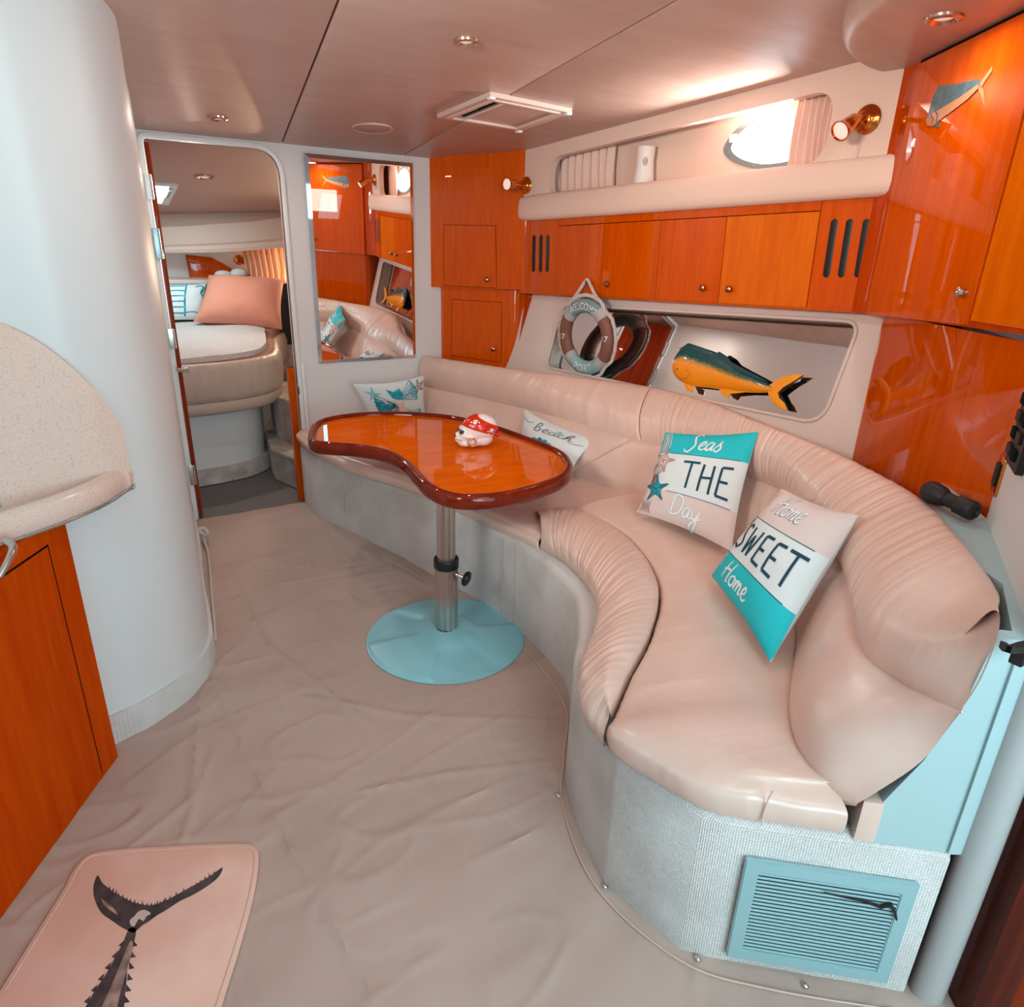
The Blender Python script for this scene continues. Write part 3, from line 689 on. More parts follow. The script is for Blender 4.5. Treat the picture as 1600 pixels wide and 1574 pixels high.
bm = bmesh.new(); quadpatch(bm, [[(p.x, p.y, 1.246) for p in T2], [(p.x, p.y, .5) for p in [b_ + (b_ - t_) * .55 for t_, b_ in zip(T2, B2)]]], close_v=True); bmesh.ops.recalc_face_normals(bm, faces=bm.faces)
obj('carcass', bm, 'wood', lck, ang=35)
d_ = kdoor(lf, [(706, 556), (783, 566), (784, 473), (706, 468)], 'door', lck)
q = lf.px(772, 545); knob(lf.w(q[0], q[1], .002), lf.n, d_)

# ---- mirrored niche above the sofa back (leans outboard at the top)
nf = Fr((2.375, 1.45, .86), U, (.26, .026, 1)); 
out_ = nf.pts([(790, 455), (1362, 486), (1326, 700), (790, 590)])
out_ = [(out_[0][0] + .1, .49), (-.1, .49), (-.1, -.12), (out_[3][0] + .1, -.12)]
no = round2(nf.pts([(853, 574), (1284, 664), (1345, 503), (880, 476)]), [.05, .09, .06, .06], 10)
ni = thing('mirror_niche', 'white moulded niche with a mirrored back above the sofa back', 'niche', nf.w(.9, -.1))
obj('surround', plate(nf, out_, [no], .05), 'body_cream', ni, ang=30)
obj('rolled_lip', tube([nf.w(p[0], p[1], .002) for p in no[::2]], .008, 8, True), 'body_cream', ni)
obj('mirror_back', plate(nf.off(-.05), [(out_[0][0], .46), (-.08, .46), (-.08, -.1), (out_[0][0], -.1)], (), .005), 'mirror', ni, smooth=False)

# ---- tall cherry unit, aft corner
TD = V((-.57, -.82, 0)).normalized(); tf = Fr((2.35, 1.41, 1.31), TD, (0, 0, 1)); 
tu = thing('tall_locker', 'tall glossy cherry locker with a knob at the upper right', 'cabinet', (2.2, 1.1, 1.3))
tl_ = (V((1.85, .69)) - V((2.35, 1.41))).length
ztop = lambda x, y: 2.075
sb = V((2.352, 1.413)); back_n = V((-tf.n.x, -tf.n.y))
pth = [(2.43, 1.56), (2.40, 1.50)] + [tuple(V((2.385, 1.462)) * (1 - t) ** 2 + V((2.362, 1.428)) * 2 * t * (1 - t) + V((2.352, 1.413)) * t * t) for t in (0, .25, .5, .75, 1)] + [(1.85, .69), tuple(V((1.85, .69)) + back_n * .4), (2.75, 1.2)]
obj('carcass', prism(pth, lambda x, y: 1.308 + .03 * max(0, min(1, (1.41 - y) / .5)), 2.066), 'wood_deep', tu, ang=35)
D1 = tf.pts([(1360.5, 489), (1519, 505.5), (1598, 196), (1439, 103)])
uR1 = D1[1][0]; D1 = [(.004, -.004), (uR1, .024), (uR1, .745), (.004, .745)]
d1_ = obj('door', bevplate(tf.off(.014), D1, .016, .002), 'wood', tu, smooth=False)
q = tf.off(.014).px(1510, 457); knob(tf.w(q[0], q[1], .014), tf.n, d1_, 'chrome', k=.95)
obj('door', bevplate(tf.off(.010), [(uR1 + .004, .036), (tl_ - .003, .04), (tl_ - .003, .745), (uR1 + .004, .745)], .012, .002), 'wood_door', tu, smooth=False)
obj('shadow_gap', box(tf.w(.0, .748, .002), TD * tl_, V((0, 0, .018)), tf.n * .004), 'gap', tu, smooth=False)
low = tf.off(-.03)
tlw = thing('lower_side_panel', 'glossy cherry wood side panel under the tall locker', 'cabinet', (2.1, 1.1, .8))
bm = bmesh.new(); arc = []
l0 = low.w(0.012, 0).xy
P_ = [l0 + V((TD.x, TD.y)) * -.0]
pth = [tuple(l0 + V((TD.x, TD.y)) * .85 + back_n * .2), tuple(l0 + V((TD.x, TD.y)) * .85)] + [tuple(l0 + V((TD.x, TD.y)) * (.04 - .04 * math.sin(t)) + back_n * (.04 - .04 * math.cos(t))) for t in [k * PI / 2 / 8 for k in range(9)]] + [tuple(l0 + back_n * .2)]
obj('panel', prism(pth, .55, 1.315), 'wood', tlw, ang=35)
# fish cut-out fixed on the tall door
ff = tf.off(.0165)
fp = [(1447, 188), (1452, 170), (1458, 150), (1467, 134), (1490, 132), (1512, 127), (1527, 124), (1532, 128), (1529, 138), (1512, 155), (1490, 172), (1468, 188), (1458, 197), (1449, 196)]
fd = thing('fish_cutout', 'flat blue and tan painted fish fixed to the tall locker door', 'wall decoration', ff.w(*ff.px(1490, 185)))
fq = ff.pts(fp)
M['fish_blue'] = mat('fish_blue', (88, 118, 128), .5, coat=.1); vary(M['fish_blue'], (52, 82, 98), (84, 114, 122), 40, 3)
M['fish_tan'] = mat('fish_tan', (190, 134, 100), .5, coat=.1)
obj('body', plate(ff, fq, (), .004), 'fish_blue', fd)
obj('belly', plate(ff.off(.001), ff.pts([(1447, 188), (1452, 180), (1470, 170), (1500, 152), (1529, 131), (1529, 138), (1512, 155), (1490, 172), (1468, 188), (1458, 197), (1449, 196)]), (), .002), 'fish_tan', fd)
for P_ in ([(1528, 134), (1538, 120), (1551, 102), (1549, 112), (1538, 128), (1532, 138)], [(1530, 132), (1536, 140), (1538, 166), (1533, 150), (1528, 138)]):
    obj('tail_fin', plate(ff, ff.pts(P_), (), .003), 'fish_tan', fd)
obj('gill', tube([ff.w(*ff.px(*p), .002) for p in [(1462, 172), (1466, 180), (1464, 190)]], .0016, 5), 'p_line', fd)
obj('gill', tube([ff.w(*ff.px(*p), .002) for p in [(1455, 178), (1459, 186), (1457, 194)]], .0012, 5), 'p_line', fd)
obj('pectoral_fin', plate(ff, ff.pts([(1460, 193), (1466, 191), (1467, 198), (1461, 199)]), (), .003), 'fish_blue', fd)

# soffit
sp = [(2.42, 1.60), (2.30, 1.585), (2.13, 1.525), (1.97, 1.43), (1.82, 1.30), (1.55, .93), (1.2, .42), (1.62, .15), (2.1, .85), (2.42, 1.3)]
sfr = Fr((0, 0, 2.065), (1, 0, 0), (0, 1, 0)); 
sf_ = [tuple(p) for p in smooth2([(2.44, 1.60), (2.30, 1.592), (2.13, 1.535), (1.97, 1.44), (1.82, 1.30), (1.55, .93), (1.2, .42)], 5, False)] + [(1.7, .1), (2.2, .9), (2.44, 1.32)]
struct('ceiling_soffit', bevplate(sfr, sf_, .12, .045, 5), 'ceil', 'rounded pinkish soffit hanging over the tall locker', 'soffit', ang=60)

# switch panel, brass switch plate and black catch on the aft wall
q = af.px(1608, 690)
sw = thing('breaker_box', 'black switch panel at the right edge beside the cherry panel', 'switch panel', af.w(.05, 1.05, 0))
a_, b_ = above(af.w(.10, 0, .01), 1585, 722), above(af.w(.10, 0, .01), 1600, 640)
obj('panel', box(af.w(.085, a_.z, .0), af.u * .14, af.v * .26, af.n * .016, .003), 'black', sw)
for k in range(6):
    for m_ in range(2):
        obj('rocker_switch', box(af.w(.095 + m_ * .06, a_.z + .02 + k * .038, .016), af.u * .04, af.v * .024, af.n * .006, .002), 'vent_dark' if (k + m_) % 2 else 'rubber', sw)
gp = af.px(1563, 742)
sp_ = thing('switch_plate', 'small brass plate with a dark switch below the black panel', 'switch', af.w(gp[0], gp[1]))
obj('plate', bevplate(af.off(.006), round2([(gp[0] - .035, gp[1] - .05), (gp[0] + .035, gp[1] - .05), (gp[0] + .035, gp[1] + .05), (gp[0] - .035, gp[1] + .05)], .01), .006, .003), 'gold', sp_)
obj('rocker', box(af.w(gp[0] - .018, gp[1] - .028, .006), af.u * .036, af.v * .056, af.n * .006, .003), 'rubber', sp_)

# white ledge and end face behind the sofa back
vp = Fr((.98, .635, 0), (.756, -.655, 0), (0, 0, 1))
ZL = .885
# black spring clip poking in at the edge
q = above(af.w(.40, 0, .03), 1585, 1010)
cl = thing('black_clip', 'black curved catch standing on the white ledge at the right edge', 'catch', az(1590, 1012, ZL + .01))
P_ = [az(*p, ZL + .028) for p in [(1567, 1006), (1574, 1013), (1585, 1013), (1600, 1010), (1625, 1006)]]
bm = bmesh.new(); wds = [.004, .006, .007, .010, .012]
quadpatch(bm, [[p + V((-.3, .95, 0)) * s * wd + V((0, 0, zz)) for s, zz in ((-1, -.008), (-1, .004), (1, .004), (1, -.008))] for p, wd in zip(P_, wds)], close_v=True); bmesh.ops.recalc_face_normals(bm, faces=bm.faces)
obj('blade', bm, 'rubber', cl)
obj('foot', box(P_[3] + V((-.008, -.008, -.035)), (.03, .0, 0), (0, .02, 0), (0, 0, .028), .003), 'rubber', cl)
# torch lying on the ledge
t0, t1_ = az(1448, 766, ZL + .045), az(1523, 800, ZL + .04)
ax = (t1_ - t0).normalized(); L_ = (t1_ - t0).length
to = thing('torch', 'black torch lying on the white ledge against the cherry panel', 'torch', t0)
obj('torch_head', lathe([(.0001, 0), (.024, 0), (.028, .006), (.030, .02), (.027, .045), (.019, .062)], t0, ax, 24), 'rubber', to)
obj('torch_barrel', lathe([(.017, .05)] + [(r_, .06 + k * .01) for k, r_ in enumerate([.017, .019, .018, .019, .018, .0195, .0195, .018, .019, .0175] * 3) if .06 + k * .01 < L_ - .05] + [(.019, L_ - .05)], t0, ax, 20), 'rubber', to)
obj('tail_cap', lathe([(.019, L_ - .052), (.025, L_ - .046), (.026, L_ - .006), (.022, L_), (.014, L_ + .001), (.012, L_ - .003), (.0001, L_ - .003)], t0, ax, 8), 'rubber', to)
# ================================================================== SOFA
sofa = thing('curved_sofa', 'large curved peach leather sofa on a cream carpeted base', 'sofa', (1.3, 1.6, 0))
# carpeted plinth: foot line and top line follow each other
foot = [(.982, YB - .01, 0), (.982, 3.6, 0), az(545, 830, 0), az(640, 880, 0), az(740, 935, 0), az(800, 978, 0), az(850, 1025, 0), az(885, 1075, 0), az(893, 1140, 0), az(885, 1240, 0), az(945, 1385, 0), az(1090, 1495, 0), az(1260, 1543, 0), (1.285, .368, 0)]
fl = [V(p) for p in foot]
fs = smooth2([tuple(p.xy) for p in fl[:11]], 10, False); fs = fs + [V(p) for p in [(.93, .69), (.975, .64), (1.285, .368)]]
topz = lambda i: .365 + .045 * max(0, min(1, i / len(fs)))
bm = bmesh.new(); inner = [V((1.6, YB - .01))] 
G0 = [(p.x, p.y, .0) for p in fs]; G1 = [(p.x, p.y, topz(i) - .02) for i, p in enumerate(fs)]
def inw(P, d):
    o = []
    for i in range(len(P)):
        t = (P[min(len(P) - 1, i + 1)] - P[max(0, i - 1)]).normalized(); o.append(P[i] + V((-t.y, t.x)) * d)
    return o
bi = inw(fs, .008); ci = inw(fs, .026)
G2 = [(p.x, p.y, topz(i) - .006) for i, p in enumerate(bi)]; G3 = [(p.x, p.y, topz(i)) for i, p in enumerate(ci)]
quadpatch(bm, [G0, G1, G2, G3])
rear = [(1.9, YB - .01), (2.1, 3.0), (2.25, 2.2), (2.2, 1.5), (1.9, 1.05), (1.5, .70), (1.27, .50)]
rp = [V(p) for p in resample([V((p[0], p[1], .38)) for p in rear], len(fs))]
quadpatch(bm, [G3, [(p.x, p.y, topz(i)) for i, p in enumerate(rp)]]); bmesh.ops.recalc_face_normals(bm, faces=bm.faces)
obj('carpeted_base', bm, 'carpet', sofa, ang=60)
for p0, p1 in (((545, 835), (543, 742)), ((783, 965), (783, 838)), ((803, 980), (804, 845)), ((1133, 1400), (1148, 1310))):
    if p0[0] < 1000:
        b_ = az(*p0, 0); obj('base_seam', tube([b_ + V((-.003, -.003, .02)), above(b_, *p1) + V((-.003, -.003, 0))], .0016, 5), 'seam_soft' if 'seam_soft' in M else 'mat_edge', sofa)

def ruche(s, v, f, amp, ph=0, clumps=1.0):
    """gathered-leather wrinkles running across the cushion, s in metres along it, v 0..1 across"""
    d = s + .018 * math.sin(v * 5 + ph) + .010 * noise.noise(V((s * 7, v * 2, ph)))
    a = noise.noise(V((d * f, v * 1.2, ph))); b = noise.noise(V((d * f * 2.3, v * 2.0, ph + 7)))
    e = math.sin(min(1, max(0, v)) * PI) ** .5
    return amp * (abs(a) * 1.6 + .6 * abs(b)) * e * clumps
def loft(rails, n, m_, name, ruch=None, closed_ends=True, rng=(0, 1), sub=8, parent=sofa, label=None):
    """leather cushion lofted through matched rails (lists of 3D points, same count)"""
    R = [spline(r, n) for r in rails]; i0, i1 = int(rng[0] * (n - 1)), int(rng[1] * (n - 1)); R = [r[i0:i1 + 1] for r in R]
    n = len(R[0]); S = [0]; mid_ = R[len(R) // 2]
    for i in range(1, n): S.append(S[-1] + (mid_[i] - mid_[i - 1]).length)
    G = [spline([r[i] for r in R], (len(R) - 1) * sub + 1) for i in range(n)]
    nv = len(G[0])
    if closed_ends:                                            # round the two ends over so neighbouring cushions meet in a soft groove
        k_ = 7; L_ = S[-1]
        for i in range(n):
            for end, dd in ((0, S[i]), (1, L_ - S[i])):
                if closed_ends in ('both', end + 1) and dd < .02:
                    t = 1 - dd / .02; q = .010 * (1 - math.sqrt(max(0, 1 - t * t)))
                    for jx in range(nv):
                        a = G[i][max(0, jx - 1)]; b = G[i][min(nv - 1, jx + 1)]; tv = (b - a)
                        ts = (R[len(R) // 2][min(n - 1, i + 1)] - R[len(R) // 2][max(0, i - 1)])
                        nn = tv.cross(ts)
                        if nn.length > 1e-9: nn.normalize(); G[i][jx] = G[i][jx] + nn * (q * math.sin(PI * jx / (nv - 1)) * loft.sg)
    if ruch:
        G2_ = []
        for i in range(n):
            row = []
            for jx in range(nv):
                a = G[max(0, i - 1)][jx]; b = G[min(n - 1, i + 1)][jx]; c_ = G[i][max(0, jx - 1)]; d_ = G[i][min(nv - 1, jx + 1)]
                nn = (b - a).cross(d_ - c_)
                if nn.length > 1e-9: nn.normalize()
                row.append(G[i][jx] - nn * ruch(S[i], jx / (nv - 1), i / (n - 1)) * loft.sg)
            G2_.append(row)
        G = G2_
    bm = bmesh.new(); vs = quadpatch(bm, G); bmesh.ops.recalc_face_normals(bm, faces=bm.faces)
    return obj(name, bm, m_, parent, label=label, ang=80)
loft.sg = 1
Jr = [(1.735, 3.875, .44), az(730, 690, .46), (1.845, 2.75, .475), az(900, 740, .48), az(1000, 770, .485), az(1150, 850, .485), (1.86, 1.32, .485), (1.73, 1.11, .48), az(1245, 1000, .47), az(1243, 1130, .465), az(1275, 1215, .47), (1.140, .496, .497)]
Rr = [(1.775, 3.875, .645), az(780, 630, .665), az(880, 655, .68), az(990, 688, .69), (2.075, 1.9, .70), az(1180, 750, .70), az(1225, 770, .70), (1.865, 1.14, .70), az(1315, 890, .70), az(1345, 1010, .685), az(1405, 1065, .69), (1.236, .413, .735)]
Cr = [(1.785, 3.875, .835), az(790, 578, .86), az(890, 591, .875), az(1000, 606, .89), az(1090, 628, .90), az(1180, 664, .90), az(1260, 696, .90), az(1340, 735, .90), az(1415, 783, .90), az(1483, 858, .90), az(1530, 925, .89), (1.262, .405, .90)]
Jr, Rr, Cr = [V(p) for p in Jr], [V(p) for p in Rr], [V(p) for p in Cr]
def nrm(P, i):
    t = (P[min(len(P) - 1, i + 1)] - P[max(0, i - 1)]); t.z = 0; t.normalize(); return V((t.y, -t.x, 0))     # towards the seat
NN = [nrm(Rr, i) for i in range(12)]
if NN[3].x > 0: NN = [-n_ for n_ in NN]
bul = [.035, .035, .035, .035, .038, .04, .045, .05, .055, .06, .055, .03]
RF1 = [Rr[i].lerp(Cr[i], .28) + NN[i] * bul[i] * .85 - V((0, 0, .0)) for i in range(12)]
RF2 = [Rr[i].lerp(Cr[i], .62) + NN[i] * bul[i] * .95 + V((0, 0, .008)) for i in range(12)]
TP = [Cr[i] - NN[i] * .015 + V((0, 0, .006)) for i in range(12)]; TP[0] = Cr[0]
OB = [Cr[i] - NN[i] * (.075 if i < 9 else .05 if i < 11 else .004) - V((0, 0, .03)) for i in range(12)]
OC = [Cr[i] - NN[i] * (.085 if i < 9 else .05 if i < 11 else .004) - V((0, 0, .14)) for i in range(12)]
RS = [Rr[i] - NN[i] * .012 for i in range(12)]
MB_ = [Jr[i].lerp(Rr[i], .5) + NN[i] * ([.012] * 8 + [.02, .05, .06, .03])[i] for i in range(12)]
MB0 = [Jr[i].lerp(Rr[i], .15) + NN[i] * ([.010] * 8 + [.015, .035, .035, .01])[i] for i in range(12)]
MB1 = [Jr[i].lerp(Rr[i], .85) + NN[i] * ([.010] * 8 + [.015, .03, .03, .015])[i] for i in range(12)]
for L_, a in ((MB0, (1.162, .478, .53)), (MB_, (1.208, .438, .615)), (MB1, (1.228, .420, .70)), (RF1, (1.247, .403, .80)), (RF2, (1.251, .400, .88)), (TP, (1.246, .405, .935)), (OB, (1.264, .428, .925)), (OC, (1.280, .458, .86))): L_[11] = V(a)
def rz(cut):   # parameter of a station index
    return cut / 11
env = lambda t: (.95 if t < .25 else .95 + (t - .25) * 1.4 if t < .45 else 1.2 if t < .72 else max(.12, 1.2 - (t - .72) * 7))
frq = lambda t: 10 if t < .3 else 26
cutS = 3.12
def rolls(a, b, nm):
    def f(s, v, t):
        T = a + (b - a) * t; return ruche(s + a * 3, v, 11 if T < .3 else 17 + 14 * min(1, (T - .3) * 4), .0042 * env(T), a * 10) 
    loft.sg = 1
    return loft([RS, Rr, RF1, RF2, TP, OB, OC], 620, 'leather', nm, f, 2 if a == 0 else 1, (a, b), 6)
rolls(0, rz(cutS), 'back_roll'); rolls(rz(cutS), 1, 'back_roll')
# lower back pads
JL = [Jr[i] - V((0, 0, .05)) - NN[i] * .01 for i in range(12)]
JL[11] = Jr[11] - V((0, 0, .008))
def pads(a, b, nm):
    f = lambda s, v, t: ruche(s + a, v, 6, .0022, 3) * (1 if a + (b - a) * t < .8 else .5)
    return loft([JL, Jr, MB0, MB_, MB1, Rr, RS], 300, 'leather', nm, f, 2 if a == 0 else 1, (a, b), 5)
pads(0, rz(2.95), 'back_pad'); pads(rz(2.95), 1, 'back_pad')
obj('roll_piping', tube([p + V((0, 0, 0)) for p in spline([Rr[i] - NN[i] * .004 for i in range(12)], 160)], .003, 6), 'leather', sofa)
obj('back_foot', box(V((1.146, .489, .404)), V((.030, -.026, 0)), V((.08, .08, 0)), (0, 0, .10), .005), 'leather', sofa)

# seat cushions
SZ = .022
bowF = [(.972, 3.875), (.972, 3.6), az(545, 725, .43).xy, az(640, 755, .43).xy, az(745, 800, .43).xy, az(843, 842, .435).xy]
bowJ = [(1.735, 3.875), (1.75, 3.55), az(730, 690, .46).xy, (1.85, 2.75), (1.93, 2.42), (1.995, 2.10)]
def seatrails(Fp, Jp, zl, drop=.02, top=.468, Jz=None):
    F_ = [V((p[0], p[1], 0)) for p in Fp]; J_ = [V((p[0], p[1], 0)) for p in Jp]; o = [[] for _ in range(8)]
    for i, (f, j_) in enumerate(zip(F_, J_)):
        d = (j_ - f).normalized(); L = (j_ - f).length; z0 = zl[i] if isinstance(zl, (list, tuple)) else zl
        for k, (a, b, z) in enumerate([(.03, 0, z0 - .012), (0, 0, z0 + .008), (-.010, 0, (z0 + top) / 2 + .004), (.004, 0, top - .016), (.045, 0, top + .002), (0, .38, top + .010), (0, .8, top + .006), (.03, 1, top + .002)]):
            o[k].append(f + d * a + (j_ - f) * b + V((0, 0, z)))
    return o
def seatf(fq, am, ph): return lambda s, v, t: ruche(s, v, fq, am, ph)
loft.sg = 1
loft(seatrails(bowF, bowJ, [.38] * 6, top=.455), 240, 'leather', 'seat_cushion', seatf(6, .0022, 1), 2, (0, 1), 5)
# front bolster, lens shaped in plan
Fb = [az(843, 842, .435), az(880, 862, .44), az(912, 893, .44), az(934, 935, .44), az(930, 985, .44), az(908, 1048, .44), az(915, 1100, .44), az(945, 1145, .44)]
Wb = [az(838, 800, .46), az(898, 795, .465), az(960, 824, .465), az(1005, 866, .465), az(1030, 920, .465), az(1018, 985, .465), az(985, 1050, .465), az(957, 1115, .455)]
rb = [[] for _ in range(7)]
for f, w_ in zip(Fb, Wb):
    f = V(f); w_ = V(w_); d = (w_ - f); d.z = 0; L = d.length; d.normalize(); h = min(.04, L * .22)
    for k, (a, b, z) in enumerate([(.02, 0, .385), (-.004, 0, .405), (-.012, 0, .44), (.02, 0, .462 + h * .35), (0, .45, .47 + h * .8), (-.02, 1, .462 + h * .35), (0, 1, .44)]):
        p = f + d * a + (w_ - f) * b; p.z = z; rb[k].append(p)
loft.sg = 1
loft(rb, 420, 'leather', 'front_bolster', lambda s, v, t: ruche(s, v, 34, .0052 * (1 if .06 < t < .62 else .35), 5), 1, (0, 1), 6)
# aft seat
Wi = [az(843, 800, .46).xy.lerp(az(898, 795, .465).xy, .8), Wb[2].xy, Wb[3].xy, Wb[4].xy, Wb[5].xy, Wb[6].xy, Wb[7].xy, (.885, .925), (.905, .80), (.935, .705), (.985, .640), (1.06, .575), (1.135, .512)]
Wi = [V(p) for p in Wi]
Ji = [V(p) for p in [(1.995, 2.10), (2.01, 1.85), (1.965, 1.57), (1.87, 1.33), (1.73, 1.11), (1.56, .95), (1.38, .83), (1.28, .74), (1.24, .69), (1.215, .65), (1.20, .63), (1.19, .62), (1.185, .61)]]
rs_ = [[] for _ in range(8)]
for i, (f, j_) in enumerate(zip(Wi, Ji)):
    f = V((f.x, f.y, 0)); j_ = V((j_.x, j_.y, 0)); d = (j_ - f).normalized(); inn = i < 7
    tz = .470 if inn else .492; t_ = max(0, min(1, (i - 6) / 3))
    prof = [(.014, 0, .42), (.004, 0, .435), (.006, 0, .45), (.018, 0, .466), (.05, 0, .474), (0, .38, .485 + .01 * t_), (0, .8, .482), (.03, 1, .478)] if inn else [(.03, 0, .395), (-.004, 0, .412), (-.014, 0, .45), (-.002, 0, .474), (.045, 0, .488), (0, .38, .497), (0, .8, .492), (.03, 1, .486)]
    for k, (a, b, z) in enumerate(prof): rs_[k].append(f + d * a + (j_ - f) * b + V((0, 0, z)))
loft.sg = 1
def aftw(s, v, t):
    return ruche(s, v, 30, .0048 * max(0, 1 - v * 2.2) * (1 if t < .55 else 0), 8) + ruche(s, v, 5, .003, 2) + (ruche(s, v, 14, .0035, 12) * max(0, 1 - abs(v - .3) * 3) if t > .65 else 0)
loft(rs_, 420, 'leather', 'seat_cushion', aftw, 1, (0, 1), 6)
ef = Fr((.975, .640, .40), (.756, -.655, 0), (0, 0, 1)); ew = (V((1.150, .490)) - V((.975, .640))).length
efs = ef.off(.006)
obj('end_piping', tube([efs.w(*efs.px(*p), 0) for p in [(1190, 1290), (1193, 1272), (1200, 1250), (1208, 1236)]], .0018, 6), 'leather', sofa)

lp_ = [Cr[i] - NN[i] * .025 for i in (8, 9, 10)]
lg = thing('white_ledge', 'smooth white ledge running between the sofa back and the cherry panel', 'ledge', (1.6, .7, .4))
obj('ledge_body', prism([tuple(p.xy) for p in lp_[:-1]] + [(1.50, .500), (1.31, .400), (1.278, .372), (1.30, .358), (1.850, .690), tuple(az(1474, 752, .895).xy)], .405, lambda x, y: ZL + .02 * (y - .4)), 'white_matt', lg, ang=30)

vp = Fr((.956, .656, 0), (.756, -.655, 0), (0, 0, 1)).off(-.003)
obj('end_face', plate(vp, [(.258, .402), (.433, .402), (.433, ZL + .006), (.392, ZL + .006), (.374, .735), (.338, .615), (.290, .505), (.270, .46)], (), .03), 'white_matt', lg, smooth=False)
# air grille on the end of the plinth
vg = thing('air_grille', 'pale slatted air grille low on the end of the carpeted sofa base', 'vent', (1.12, .5, .05))
gf = Fr((.956, .656, 0), (.3598, -.3115, 0), (0, 0, 1)).off(.006)
q1, q2 = gf.px(1132, 1482), gf.px(1440, 1376)
x0, x1, z0, z1 = q1[0], q2[0] - .004, .035, .325
x0 = gf.px(1150, 1410)[0]
obj('frame', bevplate(gf.off(.010), [(x0, z0), (x1, z0), (x1, z1), (x0, z1)], .010, .003), 'vent_pl', vg)
fw = .030
bpy.data.objects.remove(bpy.data.objects['frame'])
bm = plate(gf.off(.010), [(x0, z0), (x1, z0), (x1, z1), (x0, z1)], [[(x0 + fw, z0 + fw), (x1 - fw, z0 + fw), (x1 - fw, z1 - fw), (x0 + fw, z1 - fw)]], .012)
bmesh.ops.bevel(bm, geom=[e_ for e_ in bm.edges if len(e_.link_faces) == 2 and e_.calc_face_angle(0) > 1], offset=.002, segments=2, affect='EDGES')
obj('frame', bm, 'vent_pl', vg)
obj('backing', plate(gf.off(-.0015), [(x0 + .01, z0 + .01), (x1 - .01, z0 + .01), (x1 - .01, z1 - .01), (x0 + .01, z1 - .01)], (), .002), 'vent_dark', vg, smooth=False)
NS = 22; me0 = None
for k in range(NS):
    zc = z0 + fw + (z1 - z0 - 2 * fw) * (k + .5) / NS
    if me0 is None:
        s0 = obj('slat', box(gf.w(x0 + fw - .002, zc - .0022, .0045), gf.u * (x1 - x0 - 2 * fw + .004), V((0, 0, .0046)), gf.n * .003 + V((0, 0, -.0015)), .0008, seg=1), 'vent_pl', vg, smooth=False); me0 = s0; zc0 = zc
    else:
        s_ = me0.copy(); C.objects.link(s_); s_.parent = vg; s_.location = me0.location + V((0, 0, zc - zc0))
obj('torn_gasket', tube([gf.w(gf.px(*p)[0], gf.px(*p)[1], .014) for p in [(1285, 1386), (1320, 1394), (1350, 1400), (1372, 1408), (1388, 1404), (1394, 1416), (1397, 1428)]], lambda t: .0016 + .003 * math.sin(t * PI * .8) ** 3, 6), 'black', vg)

# ================================================================== TABLE
TZ = .665
T_px = [(481, 690), (490, 668), (520, 658), (570, 652), (625, 651), (700, 656), (770, 671), (830, 692), (878, 712), (895, 730), (893, 745), (878, 758), (840, 772), (790, 784), (730, 788), (690, 782), (662, 768), (645, 750), (628, 732), (600, 716), (560, 707), (510, 703), (488, 700)]
tp = [az(x, y, TZ - .02).xy for x, y in T_px]
tbl = thing('kidney_table', 'kidney shaped glossy cherry table with dark rim on a round pedestal foot', 'table', (1.1, 2.22, 0))
ts = [V(p) for p in smooth2([tuple(p) for p in tp], 6)]
tz_fr = Fr((0, 0, TZ - .006), (1, 0, 0), (0, 1, 0))
def inset2(P, d):
    n = len(P); r = []; ar = sum(P[i].x * P[(i + 1) % n].y - P[(i + 1) % n].x * P[i].y for i in range(n)); sg = 1 if ar > 0 else -1
    for i in range(n):
        t = (P[(i + 1) % n] - P[i - 1]).normalized(); r.append(P[i] + V((-t.y, t.x)) * sg * d)
    return r
obj('table_top', plate(tz_fr, [tuple(p) for p in inset2(ts, .018)], (), .02), 'table_wood', tbl, smooth=False)
bm = bmesh.new(); prof = [(.036, TZ - .005), (.034, TZ + .004), (.028, TZ + .010), (.018, TZ + .011), (.008, TZ + .006), (.001, TZ - .006), (.0, TZ - .022), (.003, TZ - .036), (.012, TZ - .047), (.03, TZ - .05), (.06, TZ - .046), (.06, TZ - .03)]
quadpatch(bm, [[(p.x, p.y, z) for p in inset2(ts, d)] for d, z in prof], close_v=True); bmesh.ops.recalc_face_normals(bm, faces=bm.faces)
obj('table_rim', bm, 'table_rim', tbl, ang=60)
pc = az(697, 984, .012).xy; pc = V((1.078, 2.196))
cB = V((1.121 * .9375, 2.261 * .9375)); pc = V((cB.x + .006, cB.y + .005))
def fl_tube(r0, z0_, z1_, nfl, dep):
    bm = bmesh.new(); N = nfl * 4; G = []
    for z in (z0_, z1_): G.append([(pc.x + (r0 - (dep if k % 4 in (2, 3) else 0)) * math.cos(2 * PI * k / N), pc.y + (r0 - (dep if k % 4 in (2, 3) else 0)) * math.sin(2 * PI * k / N), z) for k in range(N)])
    vs = quadpatch(bm, G, close_v=True); bmesh.ops.recalc_face_normals(bm, faces=bm.faces); return bm
obj('upper_pole', fl_tube(.036, .34, TZ - .045, 14, .004), 'alu', tbl, ang=20)
obj('lower_pole', fl_tube(.045, .03, .355, 36, .0012), 'alu', tbl, ang=20)
obj('mount_plate', lathe([(.0001, TZ - .05), (.055, TZ - .05), (.055, TZ - .042), (.0001, TZ - .042)], (pc.x, pc.y, 0), (0, 0, 1), 32), 'alu', tbl)
obj('collar', lathe([(.046, .318), (.049, .322), (.049, .352), (.047, .358), (.038, .36)], (pc.x, pc.y, 0), (0, 0, 1), 32), 'black', tbl)
